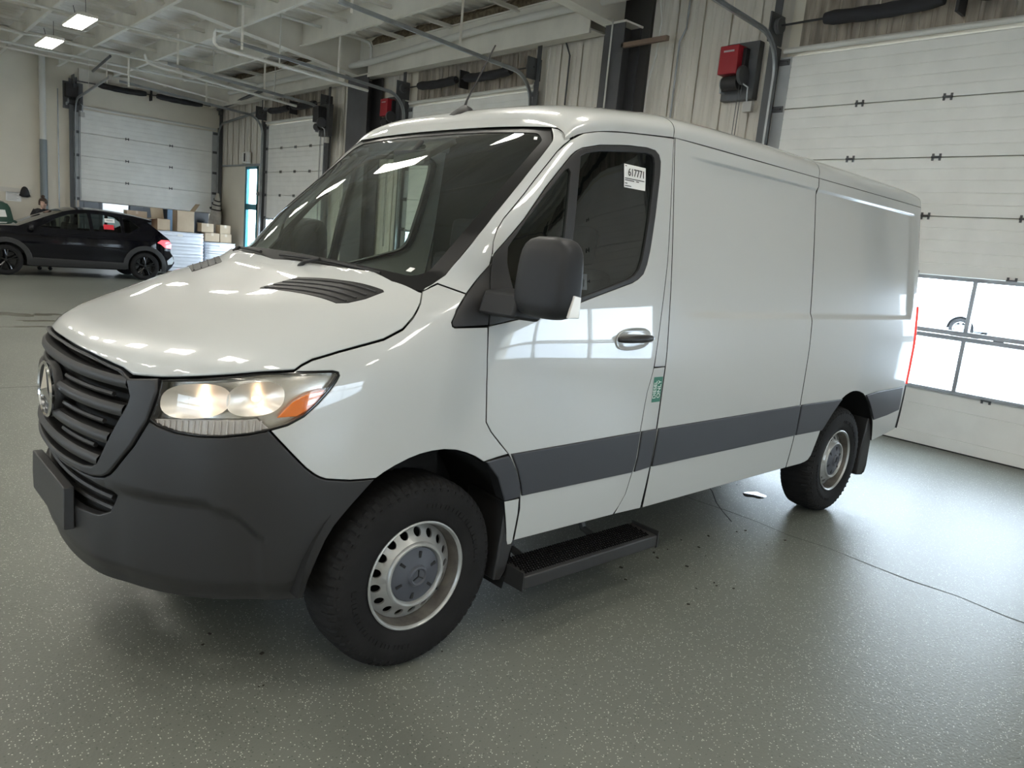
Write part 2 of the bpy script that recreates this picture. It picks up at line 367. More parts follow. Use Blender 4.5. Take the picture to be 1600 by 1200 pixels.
ARCH = [(-.232, .826), (-.2, .845), (-.157, .865), (-.1, .885), (-.055, .896), (0, .902), (.056, .902), (.115, .893), (.167, .876), (.215, .855), (.262, .826)]
# ---- fender
fender = [EDGE[0]] + SHUT + HL[4:15] + [(-.528, .929), (-.49, .889), (-.459, .863), (-.44, .852), (-.419, .843), (-.331, .83)] + ARCH + [(.33, .836), (.396, .843)] + DF2[:6][::-1][:0] + [(.344, .892), (.286, .949), (.255, .992), (.24, 1.148), (.234, 1.249), (.234, 1.37), (.076, 1.366), (.066, 1.371), (.063, 1.385), (.091, 1.432), (.144, 1.49), (.027, 1.52)]
both('front_fender', fender, PAINT, res=.03)
both('a_pillar', [(-.04, 1.494), (.027, 1.522), (.144, 1.492), (.262, 1.604), (.276, 1.65), (.283, 1.694), (.305, 1.745), (.339, 1.79), (.453, 1.903), (.628, 2.09), (.66, 2.118), (.7, 2.148), (.685, 2.19)] + EDGE[::-1][:-1], PAINT, res=.022, gap=.0012, roll=.0015)
both('corner_trim', [(.066, 1.371), (.063, 1.385), (.091, 1.432), (.144, 1.49), (.266, 1.608), (.273, 1.62), (.234, 1.376), (.076, 1.366)], PLAST, res=.025, off=.002)
# ---- cab doors
door_poly = [DR[-1]] + DF + WUP + WOUT + DF2 + DR[:-1]
DOORS = both('cab_door', door_poly, PAINT, res=.03)
BAND1 = [(.402, .845), (1.263, .855), (1.262, .70), (1.25, .643), (.497, .643), (.484, .69), (.452, .765), (.42, .815)]
for i, d in enumerate(DOORS):
    mir = i == 1
    wf = panel('window_frame', WUP + WOUT, PLAST, d, holes=[GL, QG], off=.001, res=.025, gap=.001, mirror=mir, skirt=.03)
    panel('window_glass', GL, SGLASS if mir else DSGLASS, d, off=-.010, res=.05, gap=-.008, skirt=.003, roll=.001, mirror=mir, edge=BLK)
    panel('quarter_glass', QG, SGLASS if mir else DSGLASS, d, off=-.010, res=.05, gap=-.008, skirt=.003, roll=.001, mirror=mir, edge=BLK)
    panel('door_moulding', BAND1, BANDP, d, off=.010, skirt=.011, roll=.006, res=.04, mirror=mir)
    sg = -1 if mir else 1
    # recessed cup and grip handle
    th = [2 * math.pi * k / 28 for k in range(28)]
    cup = MB(); rings = []
    for rr, dep in ((1, -.0015), (.97, .001), (.86, -.006), (.6, -.016), (0.05, -.018)):
        U = np.array([1.127 + .128 * rr * math.copysign(abs(math.cos(t)) ** .8, math.cos(t)) for t in th]); Z = np.array([1.312 + .052 * rr * math.copysign(abs(math.sin(t)) ** .8, math.sin(t)) + .008 * math.cos(t) for t in th])
        p, n = frame(S, U, Z); n_out = n
        q = p + n * (.006 + dep if dep > -.01 else .004 + dep * .25); q[:, 1] *= sg; rings.append([tuple(a) for a in q] + [tuple(q[0])])
    cup.grid(rings if not mir else [r[::-1] for r in rings]); cup.build('handle_cup', PAINT, d, smooth=60)
    hb = MB(); pts = []
    for k in range(13):
        t = k / 12; u = 1.008 + .238 * t; z = 1.312 + .004 * t; p, n = frame(S, np.array([u]), np.array([z])); o = .010 + .030 * math.sin(math.pi * min(1, max(0, t * 1.0))) ** .4
        q = p[0] + n[0] * o; pts.append((q[0], q[1] * sg, q[2]))
    hb.tube(pts, [.012 + .006 * math.sin(math.pi * k / 12) ** .5 for k in range(13)], 12); h = hb.build('door_handle', PLAST, d, smooth=50)
    for kx in ((1.238, 1.316),):
        p, n = frame(S, np.array([kx[0]]), np.array([kx[1]])); q = p[0] + n[0] * .034; MB().lathe([(0, -.002), (.008, -.002), (.008, .0), (0, .0)], (q[0], q[1] * sg, q[2]), n=16).build('lock', CHROME, h)
    # mirror
    a = MB(); pts = [(.25, -1.0 * sg, 1.47), (.26, -1.06 * sg, 1.475), (.27, -1.13 * sg, 1.475)]
    mm = empty('mirror', None, None); mm.parent = d
    a.prism([(.17, -.985 * sg, 1.425), (.31, -.985 * sg, 1.41), (.36, -.985 * sg, 1.46), (.33, -.985 * sg, 1.525), (.2, -.985 * sg, 1.515)], (0.03, -.17 * sg, .0)); a.build('mirror_arm', MIRP, mm, bevel=.012, smooth=40, fix=True)
    hd = MB(); rows_ = []
    for k in range(15):       # superelliptic shell, stacked by height
        t = .5 - .5 * math.cos(math.pi * k / 14); z = 1.437 + .296 * t; e = (1 - abs(2 * t - 1) ** 4.5) ** (1 / 3.2); w = .136 * (e * (1 - .12 * t)) + .001; dp = .085 * e * (1 - .1 * t) + .001
        cy = -1.235 + .012 * (t - .5); cx = .285 + .022 * t
        ring = []
        for q in range(28):
            an = 2 * math.pi * q / 28; c_, s_ = math.cos(an), math.sin(an)
            fx = -1 if c_ < 0 else .8
            ring.append((cx + abs(c_) ** .6 * dp * fx, (cy + math.copysign(abs(s_) ** .5, s_) * w) * sg, z))
        ring.append(ring[0]); rows_.append(ring)
    hd.grid(rows_ if mir else [r[::-1] for r in rows_]); hd.build('mirror_housing', MIRP, mm, smooth=60, fix=True)
    MB().box((.345, -1.235 * sg, 1.60), (.004, .17, .18)).build('mirror_glass', CHROME, mm)
    sl = MB(); sl.prism([(.262, -1.364 * sg, 1.455), (.318, -1.366 * sg, 1.455), (.318, -1.366 * sg, 1.53), (.285, -1.364 * sg, 1.535)], (0, -.012 * sg, 0)); sl.build('mirror_signal', mat('signal_lens', (.75, .72, .68), .15, coat=1), mm, bevel=.003, fix=True)
if True:
    mm.matrix_local = Matrix.Translation((.25, 1.0, 0)) @ Matrix.Rotation(math.radians(-76), 4, 'Z') @ Matrix.Translation((-.25, -1.0, 0))
# auction sticker in the driver's window, and a mirrored number's reflection painted on the glass
def on_side(u, z, off, sg=1):
    p, n = frame(S, np.array([float(u)]), np.array([float(z)])); p = p[0] + n[0] * off; return p, n[0]
def decal(name, poly, m, off, parent, S_=None): return panel(name, poly, m, parent, off=off, gap=0, roll=.0003, skirt=.0005, res=.05, edge=m)
st = decal('price_sticker', [(1.029, 2.096), (1.186, 2.096), (1.184, 1.993), (1.030, 1.993)], PAPER, -.006, DOORS[0])
def side_text(s, size, m, parent, u, z, off, rot_extra=0, sx=1, align='CENTER'):
    p, n = on_side(u, z, off); lean = math.atan2(n[2], -n[1]); o = text(s, size, m, parent, p, (math.pi / 2 - lean, 0, 0), sx=sx, align=align)
    if rot_extra: o.rotation_euler = (Matrix.Rotation(math.pi / 2 - lean, 4, 'X') @ Matrix.Rotation(rot_extra, 4, 'Z')).to_euler()
    return o
side_text('617771', .048, INK, st, 1.116, 2.061, -.0035, sx=.85)
for k, (ua, ub, z) in enumerate(((1.034, 1.175, 2.034), (1.034, 1.10, 2.026), (1.115, 1.135, 2.026), (1.034, 1.052, 2.012), (1.034, 1.08, 2.001), (1.036, 1.046, 2.088))): panel('printed_line', [(ua, z - .0018), (ub, z - .0018), (ub, z + .0018), (ua, z + .0018)], INK, st, off=-.0045, gap=0, roll=.0002, skirt=.0004, res=.05, edge=INK)   # fine print, too small to read
s15 = decal('painted_reflection', [(.723, 1.595), (.793, 1.597), (.796, 1.529), (.725, 1.529)], mat('reflection_tint', (.06, .065, .06), .3), -.0065, DOORS[0])
t15 = side_text('15', .045, INK, s15, .762, 1.556, -.0045); t15.scale = (-.9, 1, 1)
# ---- pillar behind the door, fuel flap, body sides
both('b_pillar', [(1.311, 1.172), (1.317, 1.257), (1.328, 1.348), (1.339, 1.45), (1.368, 1.69), (1.383, 2.011), (1.392, 2.263), (1.4, 2.268), (1.399, 1.172)], PAINT, res=.04, gap=.0015, roll=.0018)
FL = both('fuel_flap', [(1.309, 1.168), (1.399, 1.171), (1.396, .65), (1.386, .425), (1.175, .43), (1.2, .47), (1.234, .528), (1.257, .652), (1.268, .764), (1.268, .856), (1.275, .985), (1.281, 1.049), (1.293, 1.094), (1.306, 1.152)], PAINT, res=.035)
for i, f_ in enumerate(FL): panel('flap_moulding', [(1.27, .855), (1.393, .857), (1.389, .652), (1.26, .643), (1.27, .72)], BANDP, f_, off=.010, skirt=.011, roll=.005, res=.04, mirror=i == 1)
dz = decal('diesel_sticker', [(1.318, 1.122), (1.390, 1.122), (1.390, .995), (1.322, .995)], mat('sticker_green', (.02, .16, .10), .4), .0012, FL[0])
side_text('DIESEL', .034, mat('sticker_white', (.8, .85, .8), .5), dz, 1.336, 1.058, .0022, rot_extra=math.pi / 2, sx=.9); side_text('ONLY', .036, MATS['sticker_white'], dz, 1.369, 1.06, .0022, rot_extra=math.pi / 2, sx=.95)
RW = [2.183, 2.188, 2.193, 2.198, 2.203, 2.208, 1.405, 1.415, 1.425, 1.435, 1.445, 1.455]
both('side_panel', [(1.403, 2.268), (1.403, .424), (2.0, .43), (2.902, .437), (2.91, .616), (2.905, .854), (2.9, 1.165), (2.903, 1.446), (2.9, 1.8), (2.901, 2.270)], PAINT, res=.05, rows=RW)
AR = cr([(3.28, .654), (3.35, .725), (3.427, .791), (3.516, .86), (3.624, .896), (3.73, .902), (3.864, .874), (3.99, .801), (4.08, .72), (4.141, .658), (4.18, .60), (4.243, .472)], 2)
both('rear_side_panel', [(2.906, 2.27), (2.908, 1.8), (2.91, 1.446), (2.906, 1.165), (2.912, .854), (2.917, .616), (2.91, .437), (3.1, .437), (3.161, .442), (3.2, .452), (3.228, .48)] + AR + [(4.572, .513), (4.70, .53), (4.705, .89), (4.705, 1.52), (4.86, 1.53), (4.88, 2.27)], PAINT, res=.045, rows=RW)
both('side_moulding', [(1.406, .857), (2.902, .864), (2.905, .76), (2.912, .659), (1.402, .652)], BANDP, off=.010, skirt=.011, roll=.006, res=.06)
both('side_moulding', [(2.914, .865), (3.2, .864), (3.51, .862), (3.4, .772), (3.288, .655), (2.918, .659)], BANDP, off=.010, skirt=.011, roll=.006, res=.05)
both('side_moulding', [(3.90, .862), (4.09, .877), (4.60, .885), (4.62, .76), (4.625, .69), (4.4, .665), (4.15, .65), (4.06, .74), (3.99, .80)], BANDP, off=.010, skirt=.011, roll=.006, res=.05)
both('side_moulding', [(.264, .83), (.39, .841), (.42, .808), (.452, .755), (.482, .69), (.49, .64), (.396, .637), (.34, .75)], BANDP, off=.012, skirt=.06, roll=.006, res=.03)
both('sill_corner', [(.404, .633), (.492, .633), (.498, .56), (.494, .432), (.485, .41), (.462, .41), (.44, .5)], PAINT, res=.03)
TRED = mat('tail_red', (.5, .02, .02), .1, coat=1, emit=(1, .1, .08), es=.6)
both('tail_lamp', [(4.708, .895), (4.86, .895), (4.86, 1.52), (4.708, 1.515)], mat('tail_red', (.5, .02, .02), .1, coat=1, emit=(1, .1, .08), es=.6), res=.04, off=.018, skirt=.03, edge=MATS['tail_red'])
panel('rear_bumper', [(4.63, .515), (UR + 1.18, .5), (UR + 1.18, .885), (4.63, .885)][:0] or [(4.70, .53), (UR - .002, .50), (UR - .002, .885), (4.72, .885)], PLAST, van, off=.015, skirt=.03, res=.06)
panel('rear_bumper', [(4.70, .53), (UR - .002, .50), (UR - .002, .885), (4.72, .885)], PLAST, van, off=.015, skirt=.03, res=.06, mirror=True)
both('bumper_reflector', [(4.74, .80), (4.80, .80), (4.80, .88), (4.74, .88)], mat('reflector_pale', (.7, .62, .6), .2, coat=1), off=.020, skirt=.008, res=.03)
both('rear_door', [(4.885, .89), (UR - .003, .89), (UR - .003, 2.268), (4.885, 2.268)], PAINT, res=.07)
Eu = np.array(EDGE); Ep = S(Eu[:, 0], Eu[:, 1]); Et = np.r_[0, np.cumsum(np.linalg.norm(np.diff(Ep, axis=0), axis=1))]; Et /= Et[-1]
def WS(s, t):
    s, t = np.broadcast_arrays(np.asarray(s, float), np.asarray(t, float)); tt = np.clip(t, 0, 1)
    e = np.stack([np.interp(tt, Et, Ep[:, i]) for i in range(3)], -1)
    c = np.stack([-.195 + (.698 + .195) * tt, 0 * tt, 1.515 + (2.222 - 1.515) * tt], -1); bul = .045 * 4 * tt * (1 - tt); c[..., 0] -= bul * .7; c[..., 2] += bul * .7
    f = np.abs(s) ** 2.5; f = f[..., None]; p = c * (1 - f) + e * f; p[..., 1] = -s * np.abs(e[..., 1]); return p
# ---- roof (three pressings)
def Roof(a, b):
    # a: 0..1 along, b: -1..1 across
    xf = .672 + .026 * (1 - np.abs(b) ** 2); x = xf + (4.86 - xf) * a; return Rf(x, b)
def roofpart(name, a0, a1, na):
    nb = 56; A_ = np.linspace(a0, a1, na); B_ = np.linspace(-1, 1, nb + 1); B_ = np.sign(B_) * (1 - (1 - np.abs(B_)) ** 1.15)
    AA, BB = np.meshgrid(A_, B_, indexing='ij'); P = Roof(AA, BB); h = .0008
    Bh = np.clip(BB + h, -1, 1); Bl = np.clip(BB - h, -1, 1)
    N = np.cross(Roof(AA + h * (AA < .99), BB) - Roof(AA - h, BB), Roof(AA, Bh) - Roof(AA, Bl)); N /= np.maximum(np.linalg.norm(N, axis=-1, keepdims=True), 1e-9)
    N[N[..., 2] < -.2] *= -1
    V = P.reshape(-1, 3); m = nb + 1; F_ = [(i * m + j, (i + 1) * m + j, (i + 1) * m + j + 1, i * m + j + 1) for i in range(na - 1) for j in range(nb)]
    Nn = N.reshape(-1, 3); mi = [0] * len(F_)
    # edge skirts front/back
    base = len(V); ex = []; en = []
    for row, dx in ((0, 1), (na - 1, -1)):
        r = P[row]; ex += [r, r - np.array([0, 0, .02])]; nn = np.tile(np.array([-dx * 1., 0, .0]), (m, 1)); en += [nn, nn]
        b0 = base; F_ += [(b0 + j, b0 + j + 1, b0 + m + j + 1, b0 + m + j) for j in range(nb)]; mi += [0 if (a0 == 0 and row == 0) else 1] * nb; base += 2 * m
        if a0 == 0 and row == 0:
            lowr = r - np.array([0, 0, .003]); q_ = np.abs(r[:, 1]) < .786; s_ = np.clip(-r[:, 1] / .79, -1, 1); wt = WS(s_, np.ones_like(s_)); lowr[q_] = wt[q_] + np.array([-.004, 0, .002]); ex[-1] = lowr; en[-1] = np.tile(np.array([-.8, 0, .6]), (m, 1)); en[-2] = np.tile(np.array([-.6, 0, .8]), (m, 1))
    for col in (0, nb):
        r = P[:, col]; k = np.sign(r[0, 1]); ex += [r, r + np.array([0, -k * .02, -.004])]; nn = np.tile(np.array([0, k * .2, -1.]), (na, 1)); en += [nn, nn]
        b0 = base; F_ += [(b0 + j, b0 + j + 1, b0 + na + j + 1, b0 + na + j) for j in range(na - 1)]; mi += [1] * (na - 1); base += 2 * na
    V = np.vstack([V] + ex); Nn = np.vstack([Nn] + en)
    me = bpy.data.meshes.new(name); me.from_pydata(V.tolist(), [], F_); me.materials.append(PAINT); me.materials.append(BLK); me.polygons.foreach_set('material_index', mi)
    me.shade_smooth(); me.update(); me.normals_split_custom_set_from_vertices(Nn.tolist()); return link(name, me, van)
ra = lambda x: (x - .69) / (4.86 - .69)
roofpart('roof_front', 0, ra(1.398), 34); roofpart('roof_panel', ra(1.403), ra(2.9), 14); roofpart('roof_rear', ra(2.905), 1, 40)
cap = MB(); rr_ = [tuple(Rf(4.86, k)) for k in np.linspace(-1, 1, 31)]; cap.grid([rr_, [(4.80, p[1], 2.26) for p in rr_]]); cap.build('roof_end', PAINT, van)
# ---- hood
def SH(x, y): return np.stack(np.broadcast_arrays(x, y, Hz(x, y)), -1)
def uzpath(P, z_=.0015): D_ = densify([tuple(p) for p in P], .02); D_ = D_[:-max(1, int(math.ceil(math.hypot(P[-1][0] - P[0][0], P[-1][1] - P[0][1]) / .02)))] if False else D_; return D_
def uzline(P):
    o = []
    for a, b in zip(P[:-1], P[1:]):
        k = max(1, int(math.ceil(math.hypot(b[0] - a[0], b[1] - a[1]) / .025))); o += [(a[0] + (b[0] - a[0]) * j / k, a[1] + (b[1] - a[1]) * j / k) for j in range(k)]
    o.append(P[-1]); q = S(np.array([p[0] for p in o]), np.array([p[1] + .002 for p in o])); return [(float(a[0]), float(a[1])) for a in q]
hx = [(-.032, -.9), (-.076, -.929), (-.128, -.942), (-.205, -.939), (-.3, -.93), (-.366, -.918), (-.458, -.904), (-.495, -.899), (-.518, -.898), (-.61, -.858), (-.704, -.804), (-.79, -.735), (-.863, -.653), (-.918, -.562), (-.926, -.545), (-.934, -.515), (-.95, -.465), (-.965, -.405), (-.985, -.286), (-.996, -.15), (-1.0, -.026)]
hx = uzline([(-.050, 1.483)] + SHUT + HL[:4][::-1] + [(-1.1, 1.143), (-1.128, 1.154), (-1.155, 1.164), (-1.262, 1.175), (-1.385, 1.182), (-1.6, 1.185)])
hr = [(float(S(np.array([UC]), np.array([1.187]))[0][0]), 0)] + [(x, -y) for x, y in hx[::-1]]
rear = [(-.015, .862), (-.072, .766), (-.115, .614), (-.15, .42), (-.18, .2), (-.19, 0), (-.18, -.2), (-.15, -.42), (-.115, -.614), (-.072, -.766), (-.015, -.862)]
hood = panel('hood', hx + hr + rear, PAINT, van, Sf=SH, res=.024, skirt=.02)
VENT = [(-.41, -.362), (-.40, -.352), (-.27, -.378), (-.258, -.39), (-.19, -.6), (-.118, -.785), (-.122, -.80), (-.2, -.797), (-.262, -.782), (-.298, -.757)]
for mir in (False, True):
    v = panel('hood_vent', VENT, VENTB, hood, Sf=SH, off=.002, skirt=.004, res=.04, roll=.002, mirror=mir)
    sg = -1 if mir else 1
    for j in range(4):
        t = .12 + .25 * j; a = np.array([-.41 + (.14) * t, -.372 - .02 * t]); b = np.array([-.28 + (.15) * t, -.765 - .02 * t]); pts = []
        for q in range(9):
            c_ = a + (b - a) * q / 8; pts.append((c_[0], c_[1] * sg, float(Hz(c_[0], c_[1])) + .002))
        s_ = MB(); s_.tube(pts, .0035, 6); s_.build('vent_slat', MIRP, v)
# ---- windshield
wspoly = [(-1, 0), (1, 0), (1, 1), (-1, 1)]
def nearrect(x0, x1, y0, y1, r, n=5):
    o = []
    for cx, cy, a0 in ((x1 - r, y0 + r * 1.2, -90), (x1 - r, y1 - r * 1.2, 0), (x0 + r, y1 - r * 1.2, 90), (x0 + r, y0 + r * 1.2, 180)):
        for k in range(n + 1): a = math.radians(a0 + 90 * k / n); o.append((cx + r * math.cos(a), cy + 1.2 * r * math.sin(a)))
    return o
IN = nearrect(-.93, .93, .07, .955, .06)
ws = panel('windshield', nearrect(-.999, .999, .002, .998, .012, 3), GLASS, van, Sf=WS, off=-.006, gap=0, roll=.001, skirt=.004, res=.05)
panel('windshield_border', nearrect(-.999, .999, .002, .998, .012, 3), VENTB, ws, Sf=WS, holes=[IN], off=-.003, gap=0.001, roll=.001, skirt=.012, res=.04)
panel('camera_cover', [(-.13, .80), (.13, .80), (.16, .95), (-.16, .95)], GLOSSB, ws, Sf=WS, off=-.02, gap=0, roll=.002, skirt=.03, res=.05)
for s_, t_ in ((.885, .91), (.86, .10)): panel('vin_tag', [(s_ - .012, t_ - .012), (s_ + .012, t_ - .012), (s_ + .012, t_ + .012), (s_ - .012, t_ + .012)], PAPER, ws, Sf=WS, off=-.0015, gap=0, roll=.0004, skirt=.001, res=.05)
# wipers
def wpt(s, t, o):
    p, n = frame(WS, np.array([s * 1.0]), np.array([t * 1.0])); return tuple(p[0] + n[0] * o)
sgn = 1
for k, (s0, s1, b_) in enumerate(((.05, .78, .30), (-.95, -.18, -.55))):
    w = MB(); w.tube([wpt(sgn * (s0 + (s1 - s0) * q / 10), .035 + .008 * math.sin(q / 10 * 3.14), .014) for q in range(11)], .007, 6)
    w.tube([wpt(sgn * b_, -.0, .01), wpt(sgn * (b_ * .6 + .4 * (s0 + s1) / 2), .01, .03), wpt(sgn * (s0 + s1) / 2, .04, .024)], [.012, .009, .006], 8); w.build('wiper', BLK, van)
cw = MB(); rows_ = []
for o_, dz_ in ((-.012, .0), (.02, -.02)):
    rows_.append([tuple(np.array(WS(np.array([s]), np.array([0.]))[0]) + np.array([o_ - .02, 0, dz_ - .006])) for s in np.linspace(-.97, .97, 41)])
cw.grid(rows_[::-1]); cw.build('cowl', GLOSSB, van)
# ---- bumper, grille, headlamps
CR_U = [-1.2, -1.05, -.95, -.85, -.79, -.736, -.70, -.675, -.636, -.615]; CR_Z = [.742, .752, .762, .76, .748, .725, .705, .686, .636, .56]
def SB(u, z):
    u, z = np.broadcast_arrays(np.asarray(u, float), np.asarray(z, float)); uu = np.where(u < UC, 2 * UC - u, u)
    zc = np.interp(uu, CR_U, CR_Z, right=.3); d = .016 * (1 - sst(zc - .02, zc + .012, z)) * (1 - sst(-.66, -.60, uu)) * sst(-1.32, -1.15, uu); lip = .02 * (1 - sst(.40, .47, z))
    p = S(u, z); p0 = S(u, z); c = np.array([.3, 0, 0]); r = p0 - c; r[..., 2] = 0; l = np.maximum(np.linalg.norm(r, axis=-1, keepdims=True), 1e-6); return p - r / l * (d + lip)[..., None]
INT = [(-1.168, .722), (-1.178, .70), (-1.205, .655), (-1.26, .632), (-1.4, .622), (UC + .0, .62)]
GO = [(-1.103, 1.142), (-.99, 1.158), (-.984, 1.115), (-1.012, 1.016), (-1.068, .923), (-1.151, .829), (-1.18, .802), (-1.215, .783), (-1.278, .770), (-1.359, .766), (-1.6, .764), (UC, .764)]
bt = [(-.612, 1.015), (-.528, .927), (-.49, .887), (-.459, .861), (-.44, .850), (-.419, .841), (-.331, .828), (-.234, .824), (-.27, .787), (-.308, .747), (-.345, .705), (-.38, .663), (-.41, .61), (-.433, .553), (-.468, .46), (-.485, .40), (-.49, .378)]
half = [(UC, .764)] + GO[2:-1][::-1] + [(-1.011, 1.0175)][:0] + HL[14:21][::-1][1:] + bt + [(-.6, .382), (-.9, .38), (-1.3, .375), (UC, .372)]
half = [(UC, .762)] + [(u, z - .002) for u, z in GO[3:-1][::-1]] + HL[14:20][::-1] + bt + [(-.6, .382), (-.9, .38), (-1.3, .375), (UC, .372)]
bump = half[:]; bumperpoly = bump + [(2 * UC - u, z) for u, z in bump[::-1][1:-1]]
inthole = INT + [(2 * UC - u, z) for u, z in INT[::-1][1:]] + [(2 * UC - u, z) for u, z in ((-1.19, .735), (-1.3, .748), (-1.5, .752))] + [(UC, .753), (-1.5, .752), (-1.3, .748), (-1.19, .735)]
bumper = panel('front_bumper', bumperpoly, PLAST, van, Sf=SB, holes=[inthole], res=.028, skirt=.03, roll=.005)
panel('intake_backing', inthole, DARK, bumper, Sf=SB, off=-.05, gap=-.05, res=.05)  # black sheet behind the opening; the cavity's shade is in its colour
for z in (.66, .70):
    f_ = MB(); f_.tube([tuple(np.array(S(np.array([u]), np.array([z]))[0]) + np.array([.035, 0, 0])) for u in np.linspace(-1.22, 2 * UC + 1.22, 25)], .010, 6); f_.build('intake_fin', PLAST, bumper)
pl = MB(); pl.prism([(-1.062, -.262, .532), (-1.062, .262, .532), (-1.062, .275, .60), (-1.062, .262, .692), (-1.062, -.262, .692)], (.035, 0, 0)); pl.build('plate_bracket', PLAST, bumper, bevel=.004, fix=True)
GI = [(-1.14, 1.148), (-1.112, 1.12), (-1.094, 1.085), (-1.10, 1.06), (-1.15, .975), (-1.224, .857), (-1.245, .828), (-1.272, .811), (-1.33, .80), (-1.575, .790), (UC, .788)]
gi = GI + [(2 * UC - u, z) for u, z in GI[::-1][1:]] + [(2 * UC + 1.3, 1.166), (2 * UC + 1.5, 1.17), (UC, 1.172), (-1.5, 1.17), (-1.3, 1.166)]
GT = [(-1.13, 1.155), (-1.155, 1.165), (-1.262, 1.175), (-1.385, 1.182)]
go = GO + [(2 * UC - u, z) for u, z in GO[::-1][1:]] + [(2 * UC - u, z) for u, z in GT] + [(UC, 1.184)] + GT[::-1]
grille = panel('grille', go, PLAST, van, holes=[gi], off=.010, res=.025, skirt=.045, roll=.008, gap=.002)
panel('grille_backing', gi, DARK, grille, off=-.065, gap=-.04, res=.06)  # black sheet; the unlit depth behind the slats is in its colour
def blade(z0, uo, sweep=.0):
    b = MB(); R_ = []
    us = np.linspace(uo, 2 * UC - uo, 61)
    for u in us:
        e = min(1, (us[-1] - max(u, 2 * UC - u) * 0 - 0) * 0 + 1)
        p, n = frame(S, np.array([u]), np.array([z0])); p = p[0]; n = n[0]; n[2] = 0; n /= np.linalg.norm(n)
        cyl = 1 - min(abs(u - UC), abs(u - UC)) / .6
        q = [(.0, .020), (.010, .010), (.012, -.004), (.004, -.018), (-.02, -.026), (-.05, -.024), (-.05, .012), (-.03, .02)]
        R_.append([tuple(p + n * a + np.array([0, 0, c])) for a, c in q] + [tuple(p + n * q[0][0] + np.array([0, 0, q[0][1]]))])
    b.grid(R_); return b
for z0, uo in ((1.125, -1.11), (1.03, -1.115), (.925, -1.178), (.835, -1.235)):
    blade(z0 - .0, uo).build('grille_slat', PLAST, grille, smooth=40, fix=True)
for z0, uo in ((1.075, -1.19), (.975, -1.23), (.88, -1.28)):
    for a, b_ in ((uo, -1.55), (2 * UC + 1.55, 2 * UC - uo)):
        f_ = MB(); f_.tube([tuple(np.array(S(np.array([u]), np.array([z0]))[0]) + np.array([.012, 0, 0])) for u in np.linspace(a, b_, 14)], .009, 6); f_.build('grille_fin', PLAST, grille)
# round badge: ring with a three pointed star
bd = MB(); bd.lathe([(0, 0), (.104, 0), (.107, .008), (.104, .03), (0, .03)], (-1.052, 0, 1.0), 'x', 40); bd.build('badge_base', PLAST, grille, fix=True)
em = MB(); em.lathe([(.092, -.006), (.099, -.011), (.106, -.004), (.104, .004), (.092, .004)], (-1.058, 0, 1.0), 'x', 56, close=True)
for k in range(3):
    a = math.radians(90 + 120 * k); tip = Vector((-1.062, .095 * math.cos(a), 1.0 + .095 * math.sin(a)))
    for s_ in (-1, 1):
        a2 = a + s_ * math.pi / 3; bb = Vector((-1.060, .02 * math.cos(a2), 1.0 + .02 * math.sin(a2))); em.add([tip, bb, (-1.078, 0, 1.0)], [(0, 1, 2)] if s_ > 0 else [(0, 2, 1)])
em.build('badge_star', CHROME, grille, smooth=30)
